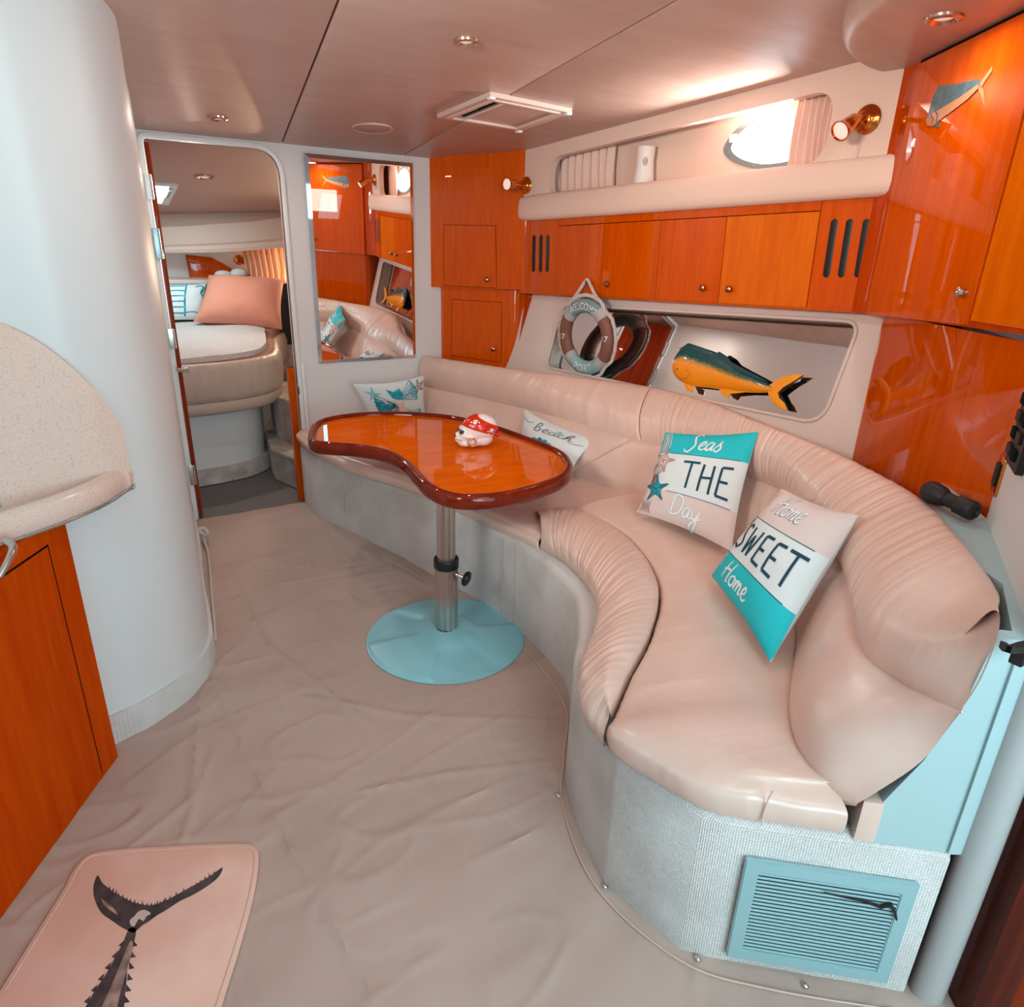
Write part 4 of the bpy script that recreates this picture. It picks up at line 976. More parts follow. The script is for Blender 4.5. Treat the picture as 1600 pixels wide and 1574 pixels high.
kd = (V((EYE.x, EYE.y)) - pc).normalized(); kd = V((kd.x * .8 + kd.y * -.6, kd.x * .6 + kd.y * .8, 0)); kd = V((_rt.x, _rt.y, 0)).normalized() * .75 + V((kd.x, kd.y, 0)).normalized() * .45; kd.normalize()
kb_ = V((pc.x, pc.y, .293)) + kd * .043
kk = obj('clamp_screw', lathe([(.011, 0), (.011, .006), (.005, .008), (.005, .036)], kb_, kd + V((0, 0, -.25)), 14), 'chrome', tbl)
obj('clamp_knob', lathe([(.0001, .03), (.022, .031), (.029, .037), (.031, .044), (.027, .052), (.012, .057), (.0001, .058)], kb_, kd + V((0, 0, -.25)), 24), 'black', kk)
# pedestal foot with three raised ribs
bR = .316
def foot_bm():
    bm = bmesh.new(); G = []; N = 120
    rr = [.04, .06, .08, .11, .14, .17, .20, .23, .26, .285, .30, .310, .315, .316, .316]
    ribs = [math.radians(a) for a in (196, 260, 20)]
    for r_ in rr:
        row = []
        for k in range(N):
            a = 2 * PI * k / N; z = .056 - .042 * (r_ / bR) ** 1.5
            if r_ > .30: z -= (r_ - .30) / .016 * .008
            for c0 in (math.radians(-100), math.radians(15), math.radians(135)):
                dd = abs((a - c0 + PI) % (2 * PI) - PI); w_ = math.radians(27) * (1.25 - r_ / bR * .35)
                e_ = dd * r_ / .012; pock = 1 / (1 + math.exp((dd - w_) * r_ / .006)) * (1 / (1 + math.exp(-(r_ - .125) / .010)))
                z -= .015 * pock
            row.append((cB.x + r_ * math.cos(a), cB.y + r_ * math.sin(a), max(z, .0085)))
        G.append(row)
    G.append([(cB.x + bR * math.cos(2 * PI * k / N), cB.y + bR * math.sin(2 * PI * k / N), .006) for k in range(N)])
    # densify radially
    H = []
    for i in range(len(G) - 1):
        H.append(G[i]); H.append([tuple((V(a) + V(b)) / 2) for a, b in zip(G[i], G[i + 1])])
    H.append(G[-1]); quadpatch(bm, H, close_v=True); bmesh.ops.recalc_face_normals(bm, faces=bm.faces); return bm
obj('pedestal_foot', foot_bm(), 'base', tbl, ang=60)

# ---- pirate skull ornament
TS = TZ + .0
sc0 = az(742, 697, TS); sx = V((-1, -.02, 0)).normalized()              # faces to the left, towards port
rv = V((_rt.x, _rt.y, 0)).normalized(); fwd = -rv * .97 + V((-.5, -.85, 0)) * .25; fwd.normalize(); sd_ = V((-fwd.y, fwd.x, 0))
if sd_.dot(EYE - sc0) < 0: sd_ = -sd_
def SK(a, b, c_): return sc0 + fwd * a + sd_ * b + V((0, 0, c_))
Rm = Matrix((fwd, sd_, V((0, 0, 1)))).transposed()
sk = thing('skull_ornament', 'white ceramic skull in a red bandana and gold earring standing on the table', 'ornament', sc0)
bm = bmesh.new()
for c_, r_ in (((-.028, 0, .085), (.072, .055, .058)), ((.005, 0, .075), (.055, .050, .055)), ((.048, 0, .058), (.026, .036, .030)), ((.060, 0, .033), (.024, .027, .024)), ((.040, 0, .018), (.036, .031, .018)), ((.0, 0, .03), (.045, .040, .03)), ((-.035, 0, .035), (.045, .042, .035)), ((.058, 0, .083), (.012, .034, .010)), ((.022, .036, .052), (.030, .012, .010)), ((.022, -.036, .052), (.030, .012, .010)), ((.079, 0, .055), (.010, .008, .012))):
    ellipsoid(SK(*c_), r_, bm, 20, 14, Rm)
so = obj('skull', bm, 'skin_white', sk)
rm = so.modifiers.new('merge', 'REMESH'); rm.mode = 'VOXEL'; rm.voxel_size = .0035; rm.use_smooth_shade = True
sm = so.modifiers.new('soft', 'SMOOTH'); sm.iterations = 4; sm.factor = .5
for s in (1, -1):
    obj('eye_socket', ellipsoid(SK(.062, s * .021, .072), (.013, .013, .012), None, 16, 10, Rm), 'ink', sk)
obj('nose_hole', ellipsoid(SK(.086, 0, .053), (.005, .004, .008), None, 12, 8, Rm), 'ink', sk)
bm = bmesh.new()
for k in range(9):
    a = math.radians(-80 + k * 20)
    for zz in (.040, .031): merge(bm, ellipsoid(SK(.060 + .0245 * math.cos(a), .0275 * math.sin(a), zz), (.0035, .0042, .0040), None, 8, 6, Rm))
obj('teeth', bm, 'skin_white', sk)
obj('mouth_line', tube([SK(.060 + .0255 * math.cos(a), .0285 * math.sin(a), .0355) for a in [math.radians(-85 + 10 * k) for k in range(18)]], .0009, 5), 'ink', sk)
# bandana: tilted band wrapped round the cranium, higher at the brow
def cran(th, ph, k=1.0):   # point on the cranium, th round the axis, ph up
    c1 = (-.020, .0, .080); r1 = (.078 * k, .0575 * k, .0605 * k)
    return (c1[0] + r1[0] * math.cos(ph) * math.cos(th), r1[1] * math.cos(ph) * math.sin(th), c1[2] + r1[2] * math.sin(ph))
bm = bmesh.new(); G = []
for i in range(49):
    th = -PI + 2 * PI * i / 48; row = []
    for j_ in range(13):
        t = j_ / 12
        # plane family tilted: low edge from brow down to nape, upper edge over the crown
        lo_ = -.05 + .50 * math.cos(th) ; hi_ = .40 + 1.0 * max(-.2, math.cos(th) * .9 + .1)
        lo_ = -.45 + .75 * (math.cos(th) * .5 + .5); hi_ = lo_ + .62 + .75 * (math.cos(th) * .5 + .5)
        ph = min(1.5, lo_ + (hi_ - lo_) * t); bul_ = 1.035 + .012 * math.sin(t * PI) + (.006 * math.sin(th * 9 + t * 4))
        row.append(SK(*cran(th, ph, bul_)))
    G.append(row)
quadpatch(bm, G); bmesh.ops.recalc_face_normals(bm, faces=bm.faces); bmesh.ops.solidify(bm, geom=bm.faces[:], thickness=.003)
bd = obj('bandana', bm, 'band', sk)
obj('bandana_knot', ellipsoid(SK(-.098, .008, .052), (.014, .016, .013), None, 16, 10, Rm), 'band', bd)
# printed skull and bones on the bandana (generic)
def emblem(th0, ph0, s):
    def M_(a, b): return SK(*cran(th0 + a * s / .0575, ph0 + b * s / .0605, 1.058))
    bm = bmesh.new()
    def disc(ca, cb, ra, rb, n=12):
        c_ = bm.verts.new(M_(ca, cb)); r = [bm.verts.new(M_(ca + ra * math.cos(2 * PI * k / n), cb + rb * math.sin(2 * PI * k / n))) for k in range(n)]
        for k in range(n): bm.faces.new((c_, r[k], r[(k + 1) % n]))
    disc(0, .25, .55, .5); disc(0, -.2, .34, .28)
    for s1 in (1, -1):
        a = [bm.verts.new(M_(x, y)) for x, y in ((-1.0 * s1, -.75), (-.92 * s1, -.95), (1.0 * s1, -.1), (.92 * s1, .1))]; bm.faces.new(a)
        for x, y in ((-1.0, -.85), (1.0, 0)): disc(x * s1, y, .17, .17, 8)
    bmesh.ops.recalc_face_normals(bm, faces=bm.faces)
    o = obj('print', bm, 'p_white', bd)
    bm = bmesh.new()
    def M2(a, b): return SK(*cran(th0 + a * s / .0575, ph0 + b * s / .0605, 1.066))
    for ca, cb, ra in ((-.2, .22, .13), (.2, .22, .13), (0, -.02, .07)):
        bm.faces.new([bm.verts.new(M2(ca + ra * math.cos(2 * PI * k / 8), cb + ra * math.sin(2 * PI * k / 8))) for k in range(8)])
    obj('print_eyes', bm, 'ink', bd)
thc = math.atan2(sd_.dot(EYE - sc0), fwd.dot(EYE - sc0))
emblem(thc - .25, .62, .016); emblem(thc + .75, -.02, .014)
obj('earring', tube([SK(.022 + .017 * math.cos(a), .047, .030 + .017 * math.sin(a)) for a in [2 * PI * k / 24 for k in range(24)]], .0035, 8, True), 'earring', sk)

# ================================================================== GALLEY (left)
ga = V((-.113, 2.018, 0)); gb = V((-.386, 1.547, 0)); gd = (gb - ga).normalized()
gfr = Fr(ga, gd, (0, 0, 1)); gn = gfr.n
gal = thing('galley_cabinet', 'orange cherry galley cabinet with a door and handle under the counter', 'cabinet', (-.4, 1.7, 0))
gbk = [tuple(ga.xy), tuple((ga + gd * 1.5).xy), tuple((ga + gd * 1.5 - gn * .55).xy), (-1.4, 1.35), (-.125, 2.06)]
gbk = [tuple((ga + gd * .012).xy), tuple((ga + gd * 1.5).xy), tuple((ga + gd * 1.5 - gn * .55).xy), (-1.0, 1.72), (-.135, 2.062), tuple((ga - gn * .012).xy)]
obj('carcass', prism(gbk, 0.004, .80), 'wood_galley', gal, ang=30, smooth=False)
dq = gfr.px(155, 1210); dt = gfr.px(73, 855)
ud = gfr.px(73, 855)[0]; vt_ = dt[1]; 
obj('reveal', plate(gfr.off(.0008), [(ud - .0065, .02), (ud + .56, .02), (ud + .56, vt_ + .005), (ud - .0065, vt_ + .005)], (), .002), 'gap', gal, smooth=False)
gd_ = obj('door', bevplate(gfr.off(.003), [(ud, .022), (ud + .55, .022), (ud + .55, vt_), (ud, vt_)], .003, .001), 'wood_galley', gal, smooth=False)
hq = gfr.px(-12, 868)
obj('handle', tube(smooth2([gfr.w(hq[0] - .035, hq[1] + .02, .012), gfr.w(hq[0] - .02, hq[1] + .012, .035), gfr.w(hq[0] + .01, hq[1] - .0, .045), gfr.w(hq[0] + .05, hq[1] - .03, .040)], 6, False), lambda t: .010 - .003 * t, 10), 'alu', gd_)
# counter with raised rolled edge
CT = .862
c_px = [(0, 814), (100, 781), (158, 757), (190, 738), (190, 697), (150, 690)]
ci_ = [az(x, y, CT) for x, y in c_px]
cpts = [ci_[0] + (ci_[0] - ci_[1]) * 2.6] + ci_[:4] + [V((.050, 2.142, 0)), V((.058, 2.178, 0)), V((.050, 2.24, 0))]
cl_ = smooth2([tuple(p.xy) for p in cpts], 8, False)
co = thing('galley_counter', 'speckled pinkish solid surface counter with a rolled rim', 'counter', (-.3, 1.8, .8))
bm = bmesh.new(); n_ = len(cl_)
def inl(P, d):
    o = []
    for i in range(len(P)):
        t = (P[min(len(P) - 1, i + 1)] - P[max(0, i - 1)]).normalized(); o.append(P[i] + V((-t.y, t.x)) * d)
    return o
test = inl(cl_, .05); sgn = 1 if test[8].x < cl_[8].x else -1
prof = [(.03, .803), (.004, .803), (0, .812), (-.004, .835), (0, .856), (.012, .870), (.028, .873), (.042, .866), (.056, .850), (.075, .843), (.12, .841)]
quadpatch(bm, [[(p.x, p.y, z) for p in inl(cl_, sgn * d)] for d, z in prof]); bmesh.ops.recalc_face_normals(bm, faces=bm.faces)
obj('rolled_rim', bm, 'stone', co, ang=60)
inn_ = inl(cl_, sgn * .06)
obj('work_top', prism([tuple(p) for p in inn_] + [(-.10, 2.10), (-1.1, 1.74), (-1.42, .9)], .80, .8415), 'stone', co, smooth=False)
obj('chrome_strip', tube([(p.x, p.y, .8035) for p in inl(cl_, sgn * -.002)], .004, 6), 'chrome', co)
# splashback following the wall
bs = thing('splashback', 'speckled splashback with a curved top standing against the left wall', 'splashback', (-.3, 2.0, .84))
wpth = [p for p in lw if p.x < .06]; wpth = offp([tuple(p) for p in wpth], .006)
tops = [(191, 690), (188, 679), (178, 655), (160, 628), (130, 592), (90, 556), (50, 528), (0, 505), (-80, 485)]
def wall_hit(px, py):
    r = ray(px, py); best = None
    for i in range(len(wpth) - 1):
        a, b = V(wpth[i]), V(wpth[i + 1]); d = b - a; den = r.x * d.y - r.y * d.x
        if abs(den) < 1e-9: continue
        t = (a.x * d.y - a.y * d.x) / den; s = (a.x * r.y - a.y * r.x) / den
        if t > 0 and -.02 <= s <= 1.02: best = (a.lerp(b, max(0, min(1, s))), 1.5 + r.z * t, i)
    return best
hits = [h for h in (wall_hit(*p) for p in tops) if h]
G0 = [V((h[0].x, h[0].y, .838)) for h in hits]; G1 = [V((h[0].x, h[0].y, max(.85, h[1]))) for h in hits]
G0, G1 = [resample(g_, 60) for g_ in (G0, G1)]
G1s = spline([V((h[0].x, h[0].y, max(.85, h[1]))) for h in hits], 80); G0s = [V((p.x, p.y, .838)) for p in G1s]
bm = bmesh.new()
def toward(P, d):
    o = []
    for i in range(len(P)):
        t = (P[min(len(P) - 1, i + 1)] - P[max(0, i - 1)]); t.z = 0; t.normalize(); n1 = V((t.y, -t.x, 0))
        if n1.dot(EYE - P[i]) < 0: n1 = -n1
        o.append(P[i] + n1 * d)
    return o
f0, f1 = toward(G0s, .014), toward(G1s, .014)
quadpatch(bm, [f0, [a.lerp(b, .5) for a, b in zip(f0, f1)], [p - V((0, 0, .004)) for p in f1], [p for p in toward(G1s, .010)], G1s, [p - V((0, 0, .05)) for p in G1s]]); bmesh.ops.recalc_face_normals(bm, faces=bm.faces)
obj('slab', bm, 'stone', bs, ang=50)
# ================================================================== CUSHIONS WITH PRINTS
def ribbon(bm, S, pts, w, off=.0013, taper=True, n=6):
    P = smooth2(pts, n, False) if len(pts) > 2 else [V(pts[0]).lerp(V(pts[1]), k / 6) for k in range(7)]
    L, R_ = [], []
    for i, p in enumerate(P):
        t = (P[min(len(P) - 1, i + 1)] - P[max(0, i - 1)])
        t = t.normalized() if t.length > 1e-9 else V((1, 0)); k = i / (len(P) - 1)
        ww = w * (1 if not taper else .45 + .75 * math.sin(PI * min(1, max(0, k))) ** .6)
        L.append(bm.verts.new(S(p.x - t.y * ww, p.y + t.x * ww, off))); R_.append(bm.verts.new(S(p.x + t.y * ww, p.y - t.x * ww, off)))
    for i in range(len(P) - 1):
        bm.faces.new((L[i], L[i + 1], R_[i + 1], R_[i]))
def fill(bm, S, pts, off=.001, rings=3):
    n = len(pts); cx = sum(p[0] for p in pts) / n; cy = sum(p[1] for p in pts) / n
    rows = [[bm.verts.new(S(cx + (p[0] - cx) * k / rings, cy + (p[1] - cy) * k / rings, off)) for p in pts] for k in range(1, rings + 1)]
    c_ = bm.verts.new(S(cx, cy, off))
    for i in range(n): bm.faces.new((c_, rows[0][i], rows[0][(i + 1) % n]))
    for k in range(rings - 1):
        for i in range(n): bm.faces.new((rows[k][i], rows[k + 1][i], rows[k + 1][(i + 1) % n], rows[k][(i + 1) % n]))
CUR = {'S': ([[(1.2, 1.8), (.85, 2.1), (.4, 1.8), (.6, 1.2), (.9, .5), (.5, -.35), (.0, -.3), (-.15, .0)]], 1.35), 'e': ([[(0, .35), (.5, .55), (.65, .95), (.4, 1.05), (.15, .6), (.25, .1), (.6, 0), (.95, .3)]], .85),
 'a': ([[(.75, .9), (.4, 1.0), (.1, .6), (.15, .1), (.45, .05), (.7, .5), (.78, .95), (.72, .3), (.85, 0), (1.1, .25)]], 1.0), 's': ([[(0, .2), (.4, .8), (.55, 1.15), (.5, .8), (.7, .3), (.4, -.1), (.05, .1)]], .8),
 'D': ([[(.3, 1.9), (.2, 1.0), (.25, .0)], [(-.15, 1.3), (.4, 2.1), (1.2, 1.7), (1.3, .8), (.9, .1), (.2, -.05), (-.1, .3)]], 1.5), 'y': ([[(.05, 1), (.1, .3), (.4, .1), (.65, .5), (.75, 1)], [(.75, 1), (.7, .0), (.4, -.9), (.0, -.7), (.4, -.1), (1.2, .4)]], .95),
 'H': ([[(.4, 2.0), (.2, 1.0), (.0, -.1)], [(1.3, 2.1), (1.0, 1.0), (.95, .0), (1.2, .1)], [(-.2, .8), (.5, 1.1), (1.15, 1.1)]], 1.35), 'o': ([[(.5, .95), (.15, .8), (.1, .3), (.4, 0), (.75, .3), (.7, .8), (.45, 1), (.75, .85), (1.05, .85)]], .95),
 'm': ([[(.05, .95), (.1, .5), (.05, 0)], [(.05, .3), (.3, .95), (.48, .8), (.42, 0)], [(.43, .3), (.7, .95), (.88, .7), (.85, .05), (1.15, .25)]], 1.15), 'b': ([[(.0, .4), (.5, 1.4), (.5, 2.1), (.25, 2.0), (.1, .9), (.1, .1), (.45, 0), (.7, .4), (.45, .85), (.9, .7)]], .9),
 'c': ([[(.65, .85), (.35, 1), (.1, .5), (.3, .05), (.85, .25)]], .75), 'h': ([[(.0, .3), (.5, 1.6), (.45, 2.1), (.25, 1.8), (.15, 1), (.1, 0)], [(.12, .4), (.45, .95), (.6, .7), (.6, .1), (1.0, .25)]], .95)}
BLK = {'T': ([[(-.1, 1), (.7, 1.02)], [(.32, 1), (.28, 0)]], .85), 'H': ([[(.05, 1), (.0, 0)], [(.5, 1), (.5, -.02)], [(.02, .5), (.5, .55)]], .8), 'E': ([[(.5, 1), (.05, .98), (.0, .02), (.52, 0)], [(.02, .5), (.4, .5)]], .78),
 'S': ([[(.5, .9), (.3, 1.02), (.05, .82), (.25, .52), (.5, .25), (.3, 0), (.0, .1)]], .75), 'W': ([[(0, 1), (.15, 0)], [(.15, 0), (.32, .75)], [(.32, .75), (.5, 0)], [(.5, 0), (.68, 1)]], .95)}
def word(S, txt, u, v, size, w, m, name, parent, font=CUR, slant=0., sx=1, off=.0016, straight=False, dv=0):
    bm = bmesh.new(); x = 0
    for ch in txt:
        st, adv = font[ch]
        for p in st:
            q = [(u + (x + a * sx + b * slant) * size, v + b * size + dv * (x + a) * size) for a, b in p]
            if straight:
                for i in range(len(q) - 1): ribbon(bm, S, [q[i], q[i + 1]], w, off, False)
                if len(q) > 4: pass
            else: ribbon(bm, S, q, w, off)
        x += adv * sx
    bmesh.ops.recalc_face_normals(bm, faces=bm.faces); return obj(name, bm, m, parent)
def starpoly(cu_, cv_, r, rot=0, k=.38, n=5):
    return [(cu_ + (r if i % 2 == 0 else r * k) * math.cos(rot + PI * i / n), cv_ + (r if i % 2 == 0 else r * k) * math.sin(rot + PI * i / n)) for i in range(2 * n)]
def star_print(S, cu_, cv_, r, rot, m, parent, edge='p_line'):
    bm = bmesh.new(); pts = [tuple(p) for p in smooth2(starpoly(cu_, cv_, r, rot), 3)]; fill(bm, S, pts, .0014); obj('starfish_print', bm, m, parent)
    bm = bmesh.new(); pp = pts + [pts[0]]
    for i in range(0, len(pp) - 1): ribbon(bm, S, [pp[i], pp[i + 1]], .0035, .0018, False, 1)
    for i in range(5):
        a = rot + 2 * PI * i / 5; ribbon(bm, S, [(cu_, cv_), (cu_ + r * .75 * math.cos(a), cv_ + r * .75 * math.sin(a))], .003, .0018, False)
    obj('starfish_outline', bm, edge, parent)
def cushion(label, c4, thick, bands, group='scatter cushions on the sofa', nrm_to=None, conc=.05, name='scatter_cushion', seed=1, nu=28, sag=None, cat='cushion'):
    """c4 = BL, BR, TR, TL world corners; bands = [(v0, v1, material)] printed on the front"""
    BL, BR, TR, TL = [V(p) for p in c4]; n = ((BR - BL).cross(TL - BL) + (TR - TL).cross(TR - BR)).normalized()
    if n.dot(EYE - BL) < 0: n = -n
    def S0(u, v, side, off=0):
        uu = .5 + (u - .5) * (1 - conc * 2 * math.sin(PI * min(1, max(0, v)))); vv = .5 + (v - .5) * (1 - conc * 2 * math.sin(PI * min(1, max(0, u))))
        p = BL * (1 - uu) * (1 - vv) + BR * uu * (1 - vv) + TR * uu * vv + TL * (1 - uu) * vv
        a, b = max(0, 1 - abs(2 * u - 1) ** 2.6), max(0, 1 - abs(2 * v - 1) ** 2.6)
        t = thick * (a * b) ** .55
        wr = .004 * noise.noise(V((u * 5 + seed, v * 5, seed))) * (a * b) ** .3 + .006 * noise.noise(V((u * 2.2, v * 2.2 + seed, 3))) + .0025 * abs(noise.noise(V((u * 11, v * 3 + seed, 8))))
        if sag: p = p + V(sag(u, v))
        return p + n * (side * (t + .001) + side * wr * (1 if side > 0 else .5) + off * side)
    S = lambda u, v, off=0: S0(u, v, 1, off)
    t = thing(name, label, cat, (BL + BR) / 2, group)
    bm = bmesh.new(); ms = []
    vs_b = sorted({0, 1} | {b[0] for b in bands} | {b[1] for b in bands}); vl = []
    for a, b in zip(vs_b[:-1], vs_b[1:]): k = max(2, int((b - a) * nu)); vl += [a + (b - a) * i / k for i in range(k)]
    vl.append(1)
    us = [0, .012] + [.012 + .976 * i / nu for i in range(1, nu)] + [.988, 1]
    for _, _, m in bands:
        if m not in ms: ms.append(m)
    VV = [[bm.verts.new(S0(u, v, 1)) for v in vl] for u in us]
    for i in range(len(us) - 1):
        for j_ in range(len(vl) - 1):
            f = bm.faces.new((VV[i][j_], VV[i + 1][j_], VV[i + 1][j_ + 1], VV[i][j_ + 1])); vm = (vl[j_] + vl[j_ + 1]) / 2
            f.material_index = ms.index([b[2] for b in bands if b[0] <= vm <= b[1]][0])
    fr = obj('front_cover', bm, ms, t, ang=70)
    bm = bmesh.new(); quadpatch(bm, [[S0(u, v, -1) for v in vl] for u in us]); bmesh.ops.recalc_face_normals(bm, faces=bm.faces)
    obj('back_cover', bm, 'cloth_white' if bands[0][2] not in ('pink',) else 'pink', t, ang=70)
    bm = bmesh.new()
    ed_ = [(u, 0) for u in us] + [(1, v) for v in vl[1:]] + [(u, 1) for u in us[::-1][1:]] + [(0, v) for v in vl[::-1][1:]]
    quadpatch(bm, [[S0(u, v, 1) for u, v in ed_], [S0(u, v, -1) for u, v in ed_]]); bmesh.ops.recalc_face_normals(bm, faces=bm.faces)
    obj('seam_edge', bm, 'cloth_white' if bands[0][2] != 'pink' else 'pink', t)
    return t, S
# --- "Seas the day"
TRp = V((2.005, 1.555, .83)); BRp = az(1143, 862, .515); BLp = az(995, 800, .515)
pn_ = (BLp - BRp).cross(TRp - BRp).normalized(); pd = pn_.dot(TRp)
TRp = on((1185, 675), pn_, pd); TLp = on((1040, 676), pn_, pd)
shift = lambda P, d: [V(p) + d for p in P]
t, S = cushion('turquoise, white and blush cushion reading Seas THE Day, on the curved seat', (BLp, BRp, TRp, TLp), .045, [(0, .30, 'cloth_pink'), (.30, .72, 'cloth_white'), (.72, 1, 'cloth_teal')], seed=3, conc=.03)
word(S, 'Seas', .36, .79, .092, .0085, 'p_white', 'lettering', t, slant=.12)
word(S, 'THE', .42, .37, .27, .012, 'navy', 'lettering', t, BLK, straight=True, sx=.85)
word(S, 'Day', .36, .09, .095, .008, 'p_white', 'lettering', t, slant=.15)
word(S, 'Day', .356, .086, .095, .0098, 'p_lteal', 'lettering_outline', t, slant=.15, off=.0012)
for vv in (.30, .72):
    bm = bmesh.new(); ribbon(bm, S, [(.28 if vv < .5 else .2, vv), (.6, vv), (.95, vv)], .0028, .0014, False); obj('printed_line', bm, 'navy', t)
bm = bmesh.new()
for k in range(5): ribbon(bm, S, [(.03 + k * .022, .98), (.06 + k * .02 + .01 * math.sin(k * 2), .85), (.03 + k * .03, .74), (.06 + k * .015, .62)], .005, .0014)
obj('coral_print', bm, 'p_blush', t)
bm = bmesh.new()
for k in range(5): ribbon(bm, S, [(.04 + k * .02, .62), (.03 + k * .03, .52), (.06 + k * .01, .42), (.04 + k * .016, .30)], .004, .0013); ribbon(bm, S, [(.02 + k * .03, .15), (.05 + k * .02, .08), (.03 + k * .03, .02)], .004, .0013)
obj('coral_print', bm, 'p_brown', t)
star_print(S, .13, .63, .15, .1, 'p_blush', t, 'p_brown'); star_print(S, .15, .30, .16, .5, 'p_teal', t, 'navy')
# --- "Home sweet home"
BRq = az(1204, 1036, .505); BLq = az(1112, 900, .515); TRq = V((1.64, .955, .86))
TRq = az(1341, 806, .86); TLq = az(1222, 764, .84)
t, S = cushion('blush, white and turquoise cushion reading Home SWEET Home, at the aft end', (BLq, BRq, TRq, TLq), .06, [(0, .31, 'cloth_teal'), (.31, .69, 'cloth_white'), (.69, 1, 'cloth_pink')], seed=8, conc=.025,
    sag=lambda u, v: (0, 0, 0))
word(S, 'Home', .27, .80, .088, .007, 'p_white', 'lettering', t, slant=.1)
word(S, 'Home', .264, .796, .088, .009, 'p_line', 'lettering_outline', t, slant=.1, off=.0011)
word(S, 'SWEET', .10, .385, .235, .0125, 'navy', 'lettering', t, BLK, straight=True, sx=.90)
word(S, 'Home', .22, .11, .088, .0085, 'p_white', 'lettering', t, slant=.1)
for vv in (.31, .69):
    bm = bmesh.new(); ribbon(bm, S, [(.06, vv), (.5, vv), (.93, vv)], .003, .0014, False); obj('printed_line', bm, 'navy', t)
bm = bmesh.new()
for k in range(5): ribbon(bm, S, [(.02, .30 - k * .03), (.08, .27 - k * .025), (.13, .30 - k * .03)], .005, .0014); ribbon(bm, S, [(.05 + k * .02, .97), (.04 + k * .02, .9), (.06 + k * .02, .8)], .0035, .0014)
obj('coral_print', bm, 'p_blush', t)
star_print(S, .05, .64, .06, .4, 'p_lteal', t, 'navy')
# --- "beach"
p1, p2_, p3 = az(820, 640, .69), az(932, 688, .635), az(889, 742, .50); pn_ = (p1 - p2_).cross(p3 - p2_).normalized(); p4 = on((797, 725), pn_, pn_.dot(p2_))
off_ = V((-.05, -.02, .0))
t, S = cushion('white cushion with thin black script reading beach, leaning behind the table end', (p4, p3, p2_, p1), .035, [(0, 1, 'cloth_white')], seed=12, conc=.04)
word(S, 'beach', .22, .66, .088, .0060, 'navy', 'lettering', t, slant=.25, sx=1.55, dv=-.03)
bm = bmesh.new(); ribbon(bm, S, [(.02, .86), (.1, .78), (.2, .80)], .004, .0015); ribbon(bm, S, [(.80, .62), (.9, .64), (.98, .70)], .004, .0015); obj('flourish', bm, 'navy', t)
bm = bmesh.new(); fill(bm, S, [(.38 + .27 * math.cos(a), .22 + .27 * math.sin(a) * 1.0) for a in [2 * PI * k / 28 for k in range(28)]], .0012, 4); obj('shell_print', bm, 'p_teal', t)
bm = bmesh.new()
for k in range(9): a = PI * (k + .5) / 9; fill(bm, S, [(.38 + .27 * math.cos(a) + .045 * math.cos(b), .22 + .27 * math.sin(a) + .045 * math.sin(b)) for b in [2 * PI * q / 12 for q in range(12)]], .0014, 1)
obj('shell_scallop', bm, 'p_teal', t)
bm = bmesh.new()
for k in range(9): a = PI * (k + .5) / 9; ribbon(bm, S, [(.38, .05), (.38 + .27 * math.cos(a), .22 + .27 * math.sin(a))], .004, .0018, False)
obj('shell_rib', bm, 'navy', t)
star_print(S, .62, .77, .06, .2, 'p_lteal', t, 'p_lteal')
# --- shells
yq = 3.70
C1, C2 = ay(552, 600, 3.79), ay(663, 588, 3.74)
C4 = V((C1.x + .03, 3.62, .478)); C3 = V((C2.x + .03, 3.60, .478))
C4 = on((588, 690), (0, 1, .35), yq + .35 * .62); C3 = on((674, 690), (0, 1, .35), yq + .35 * .62); C1 = on((551, 600), (0, 1, .35), yq + .35 * .62); C2 = on((662, 587), (0, 1, .35), yq + .35 * .62)
t, S = cushion('white cushion printed with teal sea shells, leaning on the bulkhead behind the table', (C4, C3, C2, C1), .035, [(0, 1, 'cloth_white')], seed=21, conc=.05)
S_base = S; S = lambda u, v, off=0: S_base(u, v + .13, off)
def shell(cu_, cv_, r, a0, a1_, m, rib, nr=9):
    bm = bmesh.new(); arc = [(cu_ + r * math.cos(a0 + (a1_ - a0) * k / 24) * (1 + .03 * math.cos(k * PI)), cv_ + r * math.sin(a0 + (a1_ - a0) * k / 24)) for k in range(25)]
    fill(bm, S, [(cu_, cv_)] + arc, .0012, 4); obj('shell_print', bm, m, t)
    bm = bmesh.new()
    for k in range(nr): a = a0 + (a1_ - a0) * k / (nr - 1); ribbon(bm, S, [(cu_, cv_), (cu_ + r * math.cos(a), cv_ + r * math.sin(a))], .0045, .0017, False)
    for i in range(24): ribbon(bm, S, [arc[i], arc[i + 1]], .004, .0017, False, 1)
    obj('shell_rib', bm, rib, t)
shell(.50, .55, .33, 2.6, 4.9, 'p_teal', 'navy', 12)
shell(.52, .64, .34, -.15, .75, 'p_lteal', 'p_teal', 8)
shell(.55, .42, .34, -.7, .05, 'p_lteal', 'p_teal', 8)
bm = bmesh.new(); fill(bm, S, [(.40, .80), (.50, .76), (.60, .80), (.64, .70), (.56, .62), (.46, .66)], .0019, 2); obj('shell_print', bm, 'p_teal', t)
star_print(S, .55, .50, .17, .9, 'p_blush', t, 'p_blush'); star_print(S, .20, .72, .12, .2, 'p_lteal', t, 'p_lteal'); star_print(S, .90, .76, .10, .5, 'p_blush', t, 'p_line')

